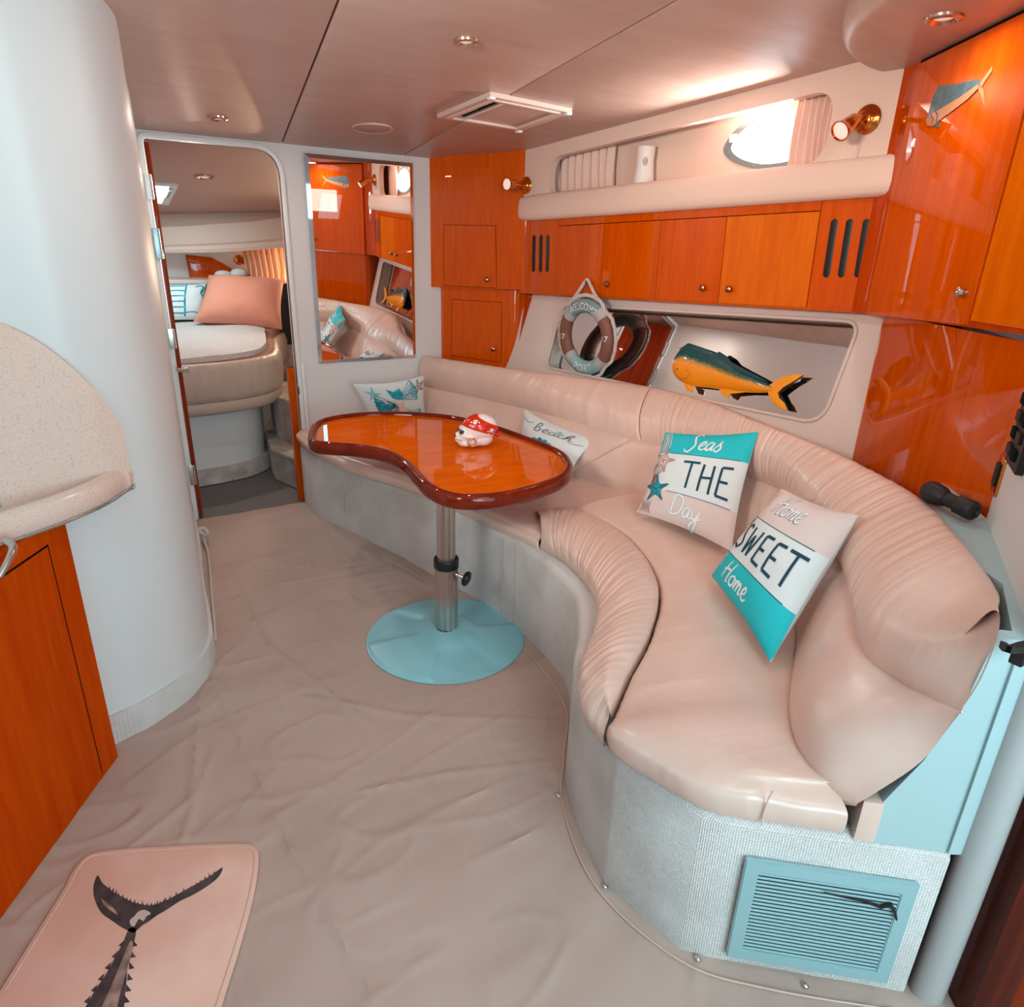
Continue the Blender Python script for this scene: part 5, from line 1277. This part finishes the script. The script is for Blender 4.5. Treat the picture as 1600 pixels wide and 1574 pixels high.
# ================================================================== LIFE RING, hung from the first pair of knobs
def text_mesh(s, size=1.0):
    cu_ = bpy.data.curves.new('lettering', 'FONT'); cu_.body = s; cu_.size = size; cu_.align_x = 'CENTER'; cu_.align_y = 'CENTER'; cu_.resolution_u = 3
    o = bpy.data.objects.new('lettering', cu_); C.objects.link(o); bpy.context.view_layer.update()
    dg = bpy.context.evaluated_depsgraph_get(); me = o.evaluated_get(dg).to_mesh()
    vs = [tuple(v.co) for v in me.vertices]; fs_ = [tuple(p.vertices) for p in me.polygons]
    o.evaluated_get(dg).to_mesh_clear(); bpy.data.objects.remove(o); bpy.data.curves.remove(cu_); return vs, fs_
rf = cf.off(.035); rc = rf.px(916, 527)
rX, rZ = -cf.u, V((0, 0, 1)); rN = cf.n
tiltv = (rZ + rN * .10).normalized(); 
RC = rf.w(rc[0], rc[1], 0); RMAJ, RMIN = .160, .038
rup = tiltv; rn_ = rX.cross(rup); rn_ = rn_ if rn_.dot(EYE - RC) > 0 else -rn_
def TOR(a, b, k=1.0): return RC + (rX * math.cos(a) + rup * math.sin(a)) * (RMAJ + RMIN * .95 * k * math.cos(b)) + rn_ * (RMIN * k * .8 * math.sin(b))
lr = thing('life_ring', 'small decorative life ring lettered WELCOME and PORT hanging from a locker knob', 'life ring', RC - rup * .2)
def seg(a0, a1_, k, nm, m, na=20):
    bm = bmesh.new(); vs = quadpatch(bm, [[TOR(a0 + (a1_ - a0) * i / na, 2 * PI * j_ / 20, k) for j_ in range(20)] for i in range(na + 1)], close_v=True); cap(bm, vs[0]); cap(bm, vs[-1])
    bmesh.ops.recalc_face_normals(bm, faces=bm.faces); return obj(nm, bm, m, lr)
d2 = math.radians
top_s = seg(d2(44), d2(136), 1, 'ring_segment', 'ring_grey'); l_s = seg(d2(136), d2(224), 1, 'ring_segment', 'ring_brown'); b_s = seg(d2(224), d2(316), 1, 'ring_segment', 'ring_pale'); r_s = seg(d2(-44), d2(44), 1, 'ring_segment', 'ring_brown')
for a in (45, 135, 225, 315): seg(d2(a - 8), d2(a + 8), 1.07, 'wrap_band', 'ring_band', 6)
def ringtext(s, ac, size, flip=False, parent=lr, wide=1.0):
    vs, fs_ = text_mesh(s, size); out = []
    for x, y, _ in vs:
        if not flip: a = ac - x * wide / RMAJ; b = PI / 2 - y / RMIN * .95
        else: a = ac + x * wide / RMAJ; b = PI / 2 + y / RMIN * .95
        out.append(TOR(a, b, 1.05))
    bm = bmesh.new(); vv = [bm.verts.new(p) for p in out]
    for f in fs_:
        try: bm.faces.new([vv[i] for i in f])
        except ValueError: pass
    obj('lettering', bm, 'p_white', parent, smooth=False)
ringtext('WELCOME', d2(90), .054, wide=.80, parent=top_s); ringtext('PORT', d2(270), .056, True, parent=b_s)
def flattext(s, a, size, parent):
    vs, fs_ = text_mesh(s, size); c_ = RC + (rX * math.cos(a) + rup * math.sin(a)) * RMAJ; bm = bmesh.new()
    def mp(x, y):
        q = (rX * math.cos(a) + rup * math.sin(a)) * RMAJ + rX * x + rup * y; aa = math.atan2(q.dot(rup), q.dot(rX)); rr_ = math.hypot(q.dot(rup), q.dot(rX)); cb = max(-1, min(1, (rr_ - RMAJ) / (RMIN * .95)))
        return TOR(aa, PI / 2 - math.asin(cb), 1.05)
    vv = [bm.verts.new(mp(x, y)) for x, y, _ in vs]
    for f in fs_:
        try: bm.faces.new([vv[i] for i in f])
        except ValueError: pass
    obj('lettering', bm, 'p_white', parent, smooth=False)
flattext('17', PI, .042, l_s); flattext('17', 0, .042, r_s)
RR = RMAJ + RMIN + .010
rp_ = [RC + (rX * math.cos(d2(a)) + rup * math.sin(d2(a))) * (RR - (.010 if a % 90 == 45 else -.006)) for a in range(45, 405, 15)]
obj('grab_rope', rope(rp_, .010, True), 'rope', lr)
kq = cf.w(*cf.px(922, 441), .022)
ra_, rb_ = RC + (rX * math.cos(d2(128)) + rup * math.sin(d2(128))) * RR, RC + (rX * math.cos(d2(52)) + rup * math.sin(d2(52))) * RR
obj('hanging_rope', rope([ra_, ra_.lerp(kq, .5) + rn_ * .004, kq + rX * -.014 + V((0, 0, .004)), kq + V((0, 0, .014)), kq + rX * .014 + V((0, 0, .004)), rb_.lerp(kq, .5) + rn_ * .004, rb_], .009), 'rope', lr)

# ================================================================== DORADO FISH ORNAMENT in the niche
fm = bpy.data.materials.new('fish_paint'); fm.use_nodes = True; b_ = fm.node_tree.nodes['Principled BSDF']; b_.inputs['Roughness'].default_value = .25; b_.inputs['Coat Weight'].default_value = .6
at_ = nd(fm, 'ShaderNodeAttribute'); at_.attribute_name = 'Col'
nz = nd(fm, 'ShaderNodeTexNoise'); nz.inputs['Scale'].default_value = 130; nz.inputs['Detail'].default_value = 2
tc_ = nd(fm, 'ShaderNodeTexCoord'); lk(fm, tc_.outputs['Object'], nz.inputs['Vector'])
sep = nd(fm, 'ShaderNodeSeparateColor'); lk(fm, at_.outputs['Color'], sep.inputs[0])
ad = nd(fm, 'ShaderNodeMath', operation='MULTIPLY_ADD'); ad.inputs[1].default_value = .32; lk(fm, nz.outputs['Fac'], ad.inputs[0]); lk(fm, sep.outputs[0], ad.inputs[2])
rp2 = nd(fm, 'ShaderNodeValToRGB'); rp2.color_ramp.elements[0].position = .50; rp2.color_ramp.elements[0].color = rgb(250, 150, 16); rp2.color_ramp.elements[1].position = .74; rp2.color_ramp.elements[1].color = rgb(12, 82, 84)
e_ = rp2.color_ramp.elements.new(.62); e_.color = rgb(150, 128, 62); lk(fm, ad.outputs[0], rp2.inputs[0]); lk(fm, rp2.outputs[0], b_.inputs['Base Color']); M['fish_paint'] = fm
M['fish_yellow'] = mat('fish_yellow', (252, 158, 10), .3, coat=.5); M['fish_teal'] = mat('fish_teal', (8, 72, 78), .3, coat=.5)
fh = nf.off(-.012)
up_px = [(1054, 562), (1057, 553), (1064, 545), (1077, 538), (1096, 544), (1120, 555), (1140, 567), (1162, 579), (1186, 591), (1204, 601), (1208, 606)]
lo_px = [(1053, 572), (1052, 583), (1058, 592), (1070, 600), (1086, 604), (1106, 606), (1126, 609), (1150, 612), (1172, 614), (1196, 614), (1208, 610)]
UPp = [V(p) for p in resample([V((*fh.px(*p), 0)) for p in up_px], 36)]; LOp = [V(p) for p in resample([V((*fh.px(*p), 0)) for p in lo_px], 36)]
fi = thing('dorado_fish', 'painted green and orange dorado fish ornament standing in the mirrored niche', 'ornament', fh.w(*fh.px(1130, 615)))
bm = bmesh.new(); G = []; vals = []
for i, (a, b) in enumerate(zip(UPp, LOp)):
    hgt = (a - b).length; row = []
    for k in range(17):
        t_ = k / 16; p = a.lerp(b, t_); th_ = .026 * math.sin(PI * t_) ** .6 * min(1, i / 4 + .15) * min(1, (35 - i) / 12 + .25)
        if t_ < .25: th_ *= .5 + t_ * 2
        row.append(fh.w(p.x, p.y, th_ + .001 * math.sin(i * 1.9) * (1 if t_ < .35 else 0)))
    G.append(row)
quadpatch(bm, G)
quadpatch(bm, [[fh.w(a.lerp(b, k / 4).x, a.lerp(b, k / 4).y, -.004) for k in range(5)] for a, b in zip(UPp, LOp)], mi=1)
cl2 = bm.loops.layers.float_color.new('Col')
def tval(p, k):
    return .42 - (k - .42) * 1.3
bm.verts.ensure_lookup_table(); bm.verts.index_update()
for f in bm.faces:
    for l in f.loops:
        ix = l.vert.index
        k = (ix % 17) / 16 if ix < 36 * 17 else .5
        l[cl2] = (max(0, min(1, tval(None, k))), 0, 0, 1)
bmesh.ops.recalc_face_normals(bm, faces=bm.faces)
obj('body', bm, ['fish_paint', 'black'], fi)
def fpoly(px, nm, m, h=.004, th=.006): 
    return obj(nm, bevplate(fh.off(h), fh.pts(px), th, .0015), m, fi)
fpoly([(1062, 546), (1077, 536.5), (1097, 543), (1120, 553), (1125, 550), (1136, 557), (1143, 566), (1163, 577), (1186, 589), (1200, 597), (1186, 594), (1162, 582), (1140, 572), (1120, 562), (1096, 553), (1076, 550)], 'dorsal_fin', 'fish_teal', .008)
fpoly([(1199, 606), (1206, 600), (1222, 590), (1242, 585), (1256, 586), (1241, 596), (1224, 606), (1216, 614), (1218, 622), (1226, 630), (1231, 641), (1220, 639), (1209, 630), (1201, 616)], 'tail_fin', 'fish_yellow', .006, .008)
fpoly([(1070, 600), (1075, 611), (1083, 614), (1085, 607), (1080, 602)], 'pectoral_fin', 'fish_yellow', .010)
fpoly([(1124, 608), (1130, 618), (1138, 622), (1142, 616), (1170, 613), (1190, 613), (1170, 609)], 'anal_fin', 'fish_yellow', .006)
bpx = [(1060, 552), (1077, 540), (1100, 548), (1140, 569), (1186, 592), (1204, 603), (1222, 592), (1254, 587), (1240, 597), (1218, 614), (1229, 639), (1219, 638), (1200, 614), (1150, 610), (1106, 604), (1070, 598), (1056, 580)]
obj('back_plate', plate(fh.off(-.006), fh.pts(bpx), (), .006), 'black', fi)
for P_ in ([(1106, 552), (1142, 570), (1140, 574), (1104, 556)], [(1160, 581), (1184, 593), (1182, 597), (1158, 585)], [(1222, 596), (1250, 588), (1248, 595), (1222, 604)]):
    obj('tape_strip', plate(fh.off(-.0125), fh.pts(P_), (), .001), 'white', fi)
obj('gill_line', tube([fh.w(*fh.px(*p), .030) for p in [(1078, 579), (1083, 586), (1078, 593), (1068, 594)]], .0012, 5), 'p_brown', fi)
obj('eye', lathe([(.0001, .004), (.004, .003), (.006, 0)][::-1], fh.w(*fh.px(1063, 578), .020), fh.n, 12), 'black', fi)

# ================================================================== CEILING FITTINGS
def downlight(px, py, n, d, r, label, lamp=1.0, group='recessed ceiling lamps', name='ceiling_lamp'):
    nn = -V(n).normalized(); c_ = on((px, py), n, d)
    t = thing(name, label, 'lamp', c_, group)
    obj('trim_ring', lathe([(r * .55, -.004), (r * .62, .003), (r * .8, .010), (r, .006), (r * 1.04, 0), (r * 1.04, -.006)], c_, nn, 32), 'lamp_rim', t)
    obj('lens', lathe([(.0001, .004), (r * .4, .0035), (r * .6, 0), (r * .6, -.006)], c_, nn, 24), 'lamp_lens', t)
    if lamp:
        l = bpy.data.lights.new('lamp_light', 'AREA'); l.shape = 'DISK'; l.size = r * 1.1; l.energy = lamp; l.color = WARM
        o = bpy.data.objects.new('lamp_light', l); C.objects.link(o); o.location = V((0, 0, 0)) + nn * .016; o.rotation_euler = nn.to_track_quat('-Z', 'Y').to_euler(); o.parent = t
        l.cycles.cast_shadow = True
    return t
LP = 3.2
downlight(728, 64, CZ, CD - .001, .037, 'round recessed ceiling lamp above the table', LP)
downlight(340, 184, CZ, CD - .001, .040, 'round recessed ceiling lamp near the doorway', LP)
downlight(1475, 27, (0, 0, 1), 2.065, .045, 'oval looking chrome rimmed lamp in the soffit above the tall locker', 2.0, None, 'soffit_lamp')
c_ = on((582, 200), CZ, CD - .001); spk = thing('ceiling_speaker', 'round flush speaker grille in the ceiling near the mirror', 'speaker', c_)
nn = -V(CZ).normalized()
obj('grille', lathe([(.0001, .006), (.075, .006), (.085, .003)], c_, nn, 40), 'speaker', spk); obj('rim', lathe([(.084, .002), (.088, .006), (.093, .004), (.094, -.004)], c_, nn, 40), 'ceil', spk)
# hatch with sliding shade
hq = [cfr.px(*p) for p in [(683, 178), (766, 143), (894, 170), (812, 200)]]
ht = thing('ceiling_hatch', 'rectangular ceiling hatch with pale frame and half drawn shade', 'hatch', cfr.w(*hq[0]))
hc = V((sum(p[0] for p in hq) / 4, sum(p[1] for p in hq) / 4)); hq = [V(p) for p in hq]
def hs(k, dx=0): return [tuple(hc + (p - hc) * k) for p in hq]
hf = cfr.off(.016)
obj('frame', plate(hf, hs(1), [hs(.84)], .018), 'hatch_pl', ht, ang=30)
obj('inner_rim', plate(cfr.off(.020), hs(.86), [hs(.78)], .016), 'hatch_pl', ht, ang=30)
obj('opening', plate(cfr.off(.003), hs(.84), (), .002), 'gap', ht, smooth=False)
i4 = [V(p) for p in hs(.79)]
obj('shade', plate(cfr.off(.010), [tuple(i4[0].lerp(i4[3], .17)), tuple(i4[1].lerp(i4[2], .17)), tuple(i4[2]), tuple(i4[3])], (), .006), 'hatch_in', ht, smooth=False)
e1a, e2a = i4[0].lerp(i4[3], .17), i4[1].lerp(i4[2], .17)
obj('shade_bar', tube([cfr.w(*e1a, .014), cfr.w(*e2a, .014)], .006, 8), 'hatch_pl', ht)
e1b, e2b = i4[0].lerp(i4[3], .02), i4[1].lerp(i4[2], .02)
obj('handle_bar', tube([cfr.w(*e1b.lerp(e2b, .15), .014), cfr.w(*e1b.lerp(e2b, .6), .014)], .006, 8), 'alu', ht)
for k in (1, 2, 3):
    obj('corner_catch', bevplate(cfr.off(.024), [tuple(hq[k] * .94 + hc * .06 + V(d)) for d in ((-.012, -.012), (.012, -.012), (.012, .012), (-.012, .012))], .008, .003), 'white', ht)

# ================================================================== MAT
mtz = .013
mo = [az(x, y, mtz) for x, y in [(-40, 1640), (0, 1548), (60, 1452), (100, 1388), (118, 1355), (150, 1332), (250, 1323), (372, 1318), (398, 1325), (404, 1348), (390, 1425), (345, 1574), (318, 1650)]]
mo = [tuple(p.xy) for p in smooth2([tuple(p.xy) for p in mo[1:-1]], 5, False)]
mo = [tuple(az(-110, 1760, mtz).xy)] + mo + [tuple(az(285, 1760, mtz).xy)]
mt = thing('tuna_tail_mat', 'pinkish floor mat printed with a dark tuna tail, at the lower left', 'mat', az(200, 1500, .006))
mfz = Fr((0, 0, mtz), (1, 0, 0), (0, 1, 0))
obj('mat_body', bevplate(mfz, mo, .006, .002), 'mat', mt)
ins_ = inset2([V(p) for p in mo], .010)
obj('binding_stitch', tube([V((p.x, p.y, mtz + .0004)) for p in ins_[1:-1]], .0016, 6), 'mat_edge', mt)
def mprint(pts, nm, m, z=.0006, sm_=2, par=mt):
    P = [az(x, y, mtz + z) for x, y in pts]
    if sm_: P = [V((p.x, p.y, mtz + z)) for p in smooth2([tuple(p.xy) for p in P], sm_)]
    bm = bmesh.new(); vs = [bm.verts.new(p) for p in P]
    for t_ in tessellate_polygon([[V((p.x, p.y, 0)) for p in P]]):
        try: bm.faces.new([vs[i] for i in t_])
        except ValueError: pass
    bmesh.ops.recalc_face_normals(bm, faces=bm.faces)
    return obj(nm, bm, m, par)
tl_px = [(153, 1368), (160, 1380), (171, 1389), (181, 1397), (192, 1402), (205, 1409), (219, 1413), (232, 1415), (245, 1413), (262, 1406), (284, 1394), (306, 1382), (328, 1369), (345, 1357), (348, 1358), (344, 1367), (335, 1377), (315, 1391), (297, 1401), (280, 1409), (262, 1421), (245, 1431), (233, 1440), (223, 1446), (214, 1454), (208, 1458), (197, 1453), (186, 1447), (175, 1439), (163, 1431), (155, 1422), (149, 1409), (146, 1396), (147, 1380)]
tp_ = mprint(tl_px, 'tail_print', 'ink', .0006, 3)
mprint([(201, 1452), (213, 1452), (209, 1474), (205, 1492), (199, 1514), (198, 1531), (194, 1570), (190, 1640), (100, 1640), (136, 1570), (151, 1544), (166, 1522), (181, 1494), (193, 1472)], 'tail_print', 'ink', .0006, 2)
mprint([(205, 1470), (208, 1480), (200, 1510), (190, 1545), (182, 1580), (176, 1630), (140, 1630), (152, 1590), (170, 1550), (186, 1512), (198, 1482)], 'belly_print', 'ink2', .0010, 2)
mprint([(210, 1432), (216, 1425), (226, 1422), (236, 1428), (229, 1432), (224, 1440), (217, 1436), (210, 1448), (204, 1446), (203, 1438)], 'pale_print', 'ink3', .0012, 2)
mprint([(158, 1404), (168, 1412), (178, 1420), (184, 1430), (174, 1424), (162, 1414)], 'pale_print', 'ink2', .0011, 2)
bm = bmesh.new()
def tri(a, b, c_):
    bm.faces.new([bm.verts.new(az(*p, mtz + .0007)) for p in (a, b, c_)])
for k in range(6):
    t_ = k / 5
    xr, yr = 209 - 12 * t_, 1474 + 88 * t_; tri((xr - 2, yr - 6), (xr + 6, yr + 4), (xr - 3, yr + 6))
    xl, yl = 193 - 54 * t_, 1474 + 88 * t_; tri((xl + 3, yl - 6), (xl - 8, yl + 4), (xl - 1, yl + 7))
bmesh.ops.recalc_face_normals(bm, faces=bm.faces); obj('finlet_print', bm, 'ink', mt, smooth=False)
bm = bmesh.new(); rnd_ = random.Random(5)
for k in range(26):
    t_ = k / 25; E_ = [(171, 1389), (192, 1402), (219, 1413), (245, 1413), (262, 1406), (306, 1382), (335, 1364)]; m_ = t_ * 5.999; i_ = int(m_); x = E_[i_][0] + (E_[i_ + 1][0] - E_[i_][0]) * (m_ - i_); y = E_[i_][1] + (E_[i_ + 1][1] - E_[i_][1]) * (m_ - i_) - 1
    tri((x - 2, y + 4), (x + rnd_.uniform(-2, 2), y - rnd_.uniform(1, 5)), (x + 2, y + 4))
bmesh.ops.recalc_face_normals(bm, faces=bm.faces); obj('ragged_edge', bm, 'ink', mt, smooth=False)

# ================================================================== FORWARD CABIN, seen through the doorway
ffr = Fr((0, YB + .045, 1.945), (1, 0, 0), (0, 1, -.156))
hx0, hx1 = ffr.px(200, 300)[0], ffr.px(262, 300)[0]; hy0, hy1 = ffr.px(255, 316)[1], ffr.px(250, 287)[1]
hy0, hy1 = min(hy0, hy1), max(hy0, hy1)
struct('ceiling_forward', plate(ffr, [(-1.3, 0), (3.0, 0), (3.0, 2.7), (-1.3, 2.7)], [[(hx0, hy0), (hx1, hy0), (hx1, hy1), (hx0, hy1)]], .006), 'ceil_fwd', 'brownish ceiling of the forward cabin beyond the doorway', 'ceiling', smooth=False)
hb = thing('deck_hatch', 'bright deck hatch in the forward cabin ceiling', 'hatch', ffr.w(hx0, hy0))
obj('frame', plate(ffr.off(.012), [(hx0 - .03, hy0 - .03), (hx1 + .035, hy0 - .03), (hx1 + .035, hy1 + .03), (hx0 - .03, hy1 + .03)], [[(hx0 + .01, hy0 + .01), (hx1 - .01, hy0 + .01), (hx1 - .01, hy1 - .01), (hx0 + .01, hy1 - .01)]], .016), 'white', hb, ang=30)
obj('hatch_pane', plate(ffr.off(-.008), [(hx0 - .01, hy0 - .01), (hx1 + .01, hy0 - .01), (hx1 + .01, hy1 + .01), (hx0 - .01, hy1 + .01)], (), .006), 'pane', hb, smooth=False)
obj('hatch_stay', box(ffr.w(hx1 - .015, hy0 + .05, .012), ffr.u * .02, ffr.v * .2, ffr.n * .02, .003), 'frame_grey', hb)
nfd = ffr.n; c_ = on((320, 276), ffr.n, ffr.n.dot(ffr.o)); t = thing('ceiling_lamp', 'round recessed lamp in the forward cabin ceiling', 'lamp', c_, 'recessed ceiling lamps')
obj('trim_ring', lathe([(.03, -.004), (.033, .003), (.042, .010), (.052, .006), (.053, 0), (.053, -.006)], c_, nfd, 28), 'lamp_rim', t); obj('lens', lathe([(.0001, .006), (.02, .005), (.032, 0)], c_, nfd, 24), 'lamp_lens', t)
l = bpy.data.lights.new('lamp_light', 'AREA'); l.shape = 'DISK'; l.size = .05; l.energy = 5; l.color = WARM; o = bpy.data.objects.new('lamp_light', l); C.objects.link(o); o.location = nfd * .02; o.rotation_euler = nfd.to_track_quat('-Z', 'Y').to_euler(); o.parent = t
sa, sb_ = ffr.px(288, 350), ffr.px(436, 238)
FY = 6.05
struct('wall_forward', plate(Fr((0, FY, 0), (1, 0, 0), (0, 0, 1)), [(-1.3, 0), (3.0, 0), (3.0, 1.75), (-1.3, 1.75)], (), .04), 'wall', 'cream inner hull at the head of the berth')
struct('wall_forward_right', sheet([(2.3, 3.95), (2.1, 6.05)], 0, 2.0, .04), 'wall', 'cream inner hull to the right of the berth')
struct('wall_forward_left', sheet([(-.9, 6.05), (-.9, 3.95)], 0, 2.0, .04), 'wall', 'cream inner hull to the left of the berth')
vl_ = thing('valance', 'cream padded valance band round the forward cabin', 'valance', (1.0, 5.8, 1.4))
vb0 = ay(255, 386, 5.7); 
def vpx(x, y): 
    Y_ = 5.85 - (x - 255) / 185 * .25; p = ay(x, y, Y_); return p
vt1 = [vpx(x, y) for x, y in ((225, 357), (255, 355), (290, 354), (340, 350), (390, 347), (440, 340), (520, 328))]
vm1 = [vpx(x, y) for x, y in ((225, 384), (255, 383), (290, 382), (340, 380), (390, 377), (440, 373), (520, 366))]
vm2 = [p + V((0, -.05, -.012)) for p in vm1]; vm3 = [vpx(x, y) + V((0, -.05, 0)) for x, y in ((225, 396), (255, 395), (290, 395), (340, 394), (390, 391), (440, 387), (520, 380))]; vm4 = [p + V((0, .10, 0)) for p in vm3]
bm = bmesh.new(); quadpatch(bm, [[p + V((0, .12, .1)) for p in vt1], vt1, [a.lerp(b, .8) for a, b in zip(vt1, vm1)], vm1, vm2, [a.lerp(b, .5) + V((0, -.012, 0)) for a, b in zip(vm2, vm3)], vm3, vm4]); bmesh.ops.recalc_face_normals(bm, faces=bm.faces)
obj('band', bm, 'panel', vl_, ang=35)
# headboard shelf, cherry side, dark trim
sh_ = thing('berth_shelf', 'cream shelf with dark trim running behind the berth pillows', 'shelf', (1.1, 5.8, 1.0))
sz_ = ay(300, 437, 5.7).z
obj('shelf_board', box((-.4, 5.66, sz_ - .03), (2.45, 0, 0), (0, .39, 0), (0, 0, .03), .006), 'body_cream', sh_)
obj('dark_trim', box((-.4, 5.68, sz_ - .50), (2.4, 0, 0), (0, .04, 0), (0, 0, .47), .004), 'black', sh_)
obj('shelf_front', box((-.4, 5.72, .5), (2.4, 0, 0), (0, .3, 0), (0, 0, sz_ - .53), .004), 'body_cream', sh_)
fp_ = Fr((0, FY - .02, 0), (1, 0, 0), (0, 0, 1))
cw = thing('forward_cherry_panel', 'small glossy cherry panel above the berth shelf', 'panel', fp_.w(fp_.px(325, 440)[0], sz_))
obj('panel', bevplate(fp_, fp_.pts([(298, 440), (290, 398), (330, 402), (350, 412), (368, 424), (366, 440)]), .02, .012), 'wood', cw)
bl_ = thing('reading_bowl', 'black oval tray with two white folded cloths on the berth shelf', 'tray', ay(365, 436, 5.72))
bc = ay(362, 432, 5.74); bc.z = sz_
obj('tray', lathe([(.0001, .0), (.09, .0), (.13, .028), (.14, .034), (.13, .034), (.08, .012), (.0001, .01)], bc, (0, 0, 1), 28), 'black', bl_)
for dx, hh_ in ((-.06, .05), (.05, .075)):
    obj('folded_cloth', ellipsoid(bc + V((dx, 0, .035)), (.062, .04, hh_ * .6), None, 16, 10), 'white', bl_)
wl = thing('wall_lamp', 'small brass reading lamp above the berth shelf in the forward cabin', 'lamp', ay(378, 408, 5.95))
c_ = ay(374, 406, 5.98)
obj('back_plate', lathe([(.0001, 0), (.04, 0), (.035, .012), (.0001, .015)], c_, (0, -1, 0), 20), 'copper', wl); obj('lamp_head', lathe([(.0001, 0), (.025, .0), (.03, .06), (.0001, .062)], c_ + V((.01, -.03, 0)), (.5, -.8, -.2), 20), 'copper', wl); obj('swivel_arm', tube([c_, c_ + V((.01, -.04, 0))], .008, 8), 'copper', wl)
cf2 = Fr((1.5, 5.60, 0), V((.9, -.42, 0)), (0, 0, 1))
sc_a, sc_b = cf2.px(383, 420)[0], cf2.px(462, 420)[0]
prop(obj('sheer_curtain', pleats(cf2, sc_a, sc_b, sz_ - .02, cf2.px(420, 388)[1] + .02, 9, .016, 5), 'curtain_lit'), 'sheer cream curtain glowing with warm light beside the berth', 'curtain')
area('curtain_glow', (1.72, 5.74, 1.28), (1.4, 5.0, 1.1), .22, .16, 9.0, (1, .74, .5))
# berth
be = thing('island_berth', 'raised berth with a ruched beige leather surround and light quilt', 'bed', (.8, 5.1, 0))
bp = [(-.3, 4.34), (.2, 4.33), (.55, 4.34), (.80, 4.39), (.98, 4.50), (1.10, 4.68), (1.17, 4.95), (1.25, 5.3), (1.40, 5.66)]
bps = smooth2(bp, 12, False)
def bl(P, prof, nm, m, ang=60, rz_=0):
    bm = bmesh.new(); off = {}
    G = []
    S_ = 0; Sd = [0]
    for i in range(1, len(P)): S_ += (P[i] - P[i - 1]).length; Sd.append(S_)
    for d, z in prof:
        q = inl(P, d); G.append([(p.x, p.y, z + (0)) for p in q])
    if rz_:
        H = []
        for r_ in range(len(G)):
            row = []
            for i, p in enumerate(G[r_]):
                t = (P[min(len(P) - 1, i + 1)] - P[max(0, i - 1)]).normalized(); o_ = V((t.y, -t.x, 0)); v_ = r_ / (len(G) - 1)
                row.append(V(p) + o_ * ruche(Sd[i], v_, 16, rz_ * (.3 + min(1, Sd[i] / 1.2)), 4) * -1)
            H.append(row)
        G = H
    quadpatch(bm, G); bmesh.ops.recalc_face_normals(bm, faces=bm.faces); return obj(nm, bm, m, be, ang=ang)
bps = [V(p) for p in resample([V((p.x, p.y, 0)) for p in bps], 260)]; bps = [p.xy for p in bps]
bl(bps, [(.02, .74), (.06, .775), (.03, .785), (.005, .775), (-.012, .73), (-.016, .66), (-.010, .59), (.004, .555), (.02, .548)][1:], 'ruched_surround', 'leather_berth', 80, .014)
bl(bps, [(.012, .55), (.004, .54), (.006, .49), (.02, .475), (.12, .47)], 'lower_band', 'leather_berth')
bl(bps, [(.16, .475), (.16, .10)], 'pedestal', 'wall_left'); 
bl(bps, [(.16, .10), (.12, .098), (.115, .004)], 'kick_carpet', 'carpet_plain')
def topz_(x, y): return .80 + .07 * min(1, max(0, (y - 4.4) / 1.0))
def topmesh(d0, z0, nm, m, y_lo, bump_=.006, droop=.03):
    bm = bmesh.new(); q = inl(bps, d0); G = []
    rows_ = []
    for k in range(16):
        t = k / 15; row = []
        for p in q:
            c_ = V((.3, 5.55)); w_ = p.lerp(c_, t); z = z0 + .07 * min(1, max(0, (w_.y - 4.4) / 1.0)) - droop * (1 - min(1, t * 6)) ** 2 + bump_ * noise.noise(V((w_.x * 7, w_.y * 7, z0 * 9)))
            row.append((w_.x, w_.y, z))
        rows_.append(row)
    low = [(p[0], p[1], .77) for p in rows_[0]]
    quadpatch(bm, [low] + rows_); bmesh.ops.recalc_face_normals(bm, faces=bm.faces); return obj(nm, bm, m, be)
topmesh(.045, .800, 'blanket', 'blanket', 0)
topmesh(.085, .832, 'quilt', 'quilt', 0, .008, .02)
# pillows on the berth
def pq(pts, Y_): return [ay(x, y, yy) for (x, y), yy in zip(pts, Y_)]
c4 = pq([(302, 503), (441, 515), (444, 437), (326, 430)], (5.35, 5.2, 5.45, 5.58))
cushion('large coral pink pillow leaning at the head of the berth', c4, .13, [(0, 1, 'pink')], None, conc=.03, name='pillow', seed=31, cat='pillow')
c4 = pq([(238, 502), (318, 500), (322, 444), (236, 444)], (5.45, 5.50, 5.62, 5.62))
t, S = cushion('white pillow with turquoise stripes and marks on the berth, left of the coral pillow', c4, .05, [(0, 1, 'cloth_white')], None, conc=.02, name='pillow', seed=33, cat='pillow')
bm = bmesh.new()
for k in range(6): ribbon(bm, S, [(.28, .12 + k * .155), (.42, .13 + k * .155), (.60, .12 + k * .155)], .016, .002, False)
ribbon(bm, S, [(.62, .05), (.60, .5), (.63, .98)], .018, .002, False); ribbon(bm, S, [(.62, .14), (.8, .16), (.95, .12)], .014, .002, False)
ribbon(bm, S, [(.80, .85), (.88, .92), (.96, .86), (.92, .7), (.98, .6)], .02, .002)
obj('turquoise_print', bm, 'p_teal', t)
# carpeted steps to the right of the berth
st = thing('berth_steps', 'two pale carpeted steps beside the berth', 'steps', (1.3, 4.5, 0))
k1 = [(.93, 4.40), (1.02, 4.10), (1.9, 4.0), (1.9, 4.9), (1.0, 4.9)]
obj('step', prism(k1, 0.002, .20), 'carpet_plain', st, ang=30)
obj('step_nosing', tube([V((p[0], p[1], .20)) for p in k1[:3]], .014, 8), 'carpet_plain', st)
k2 = [(1.03, 4.62), (1.10, 4.40), (1.9, 4.32), (1.9, 5.1), (1.1, 5.1)]
obj('step', prism(k2, .20, .50), 'carpet_plain', st, ang=30)
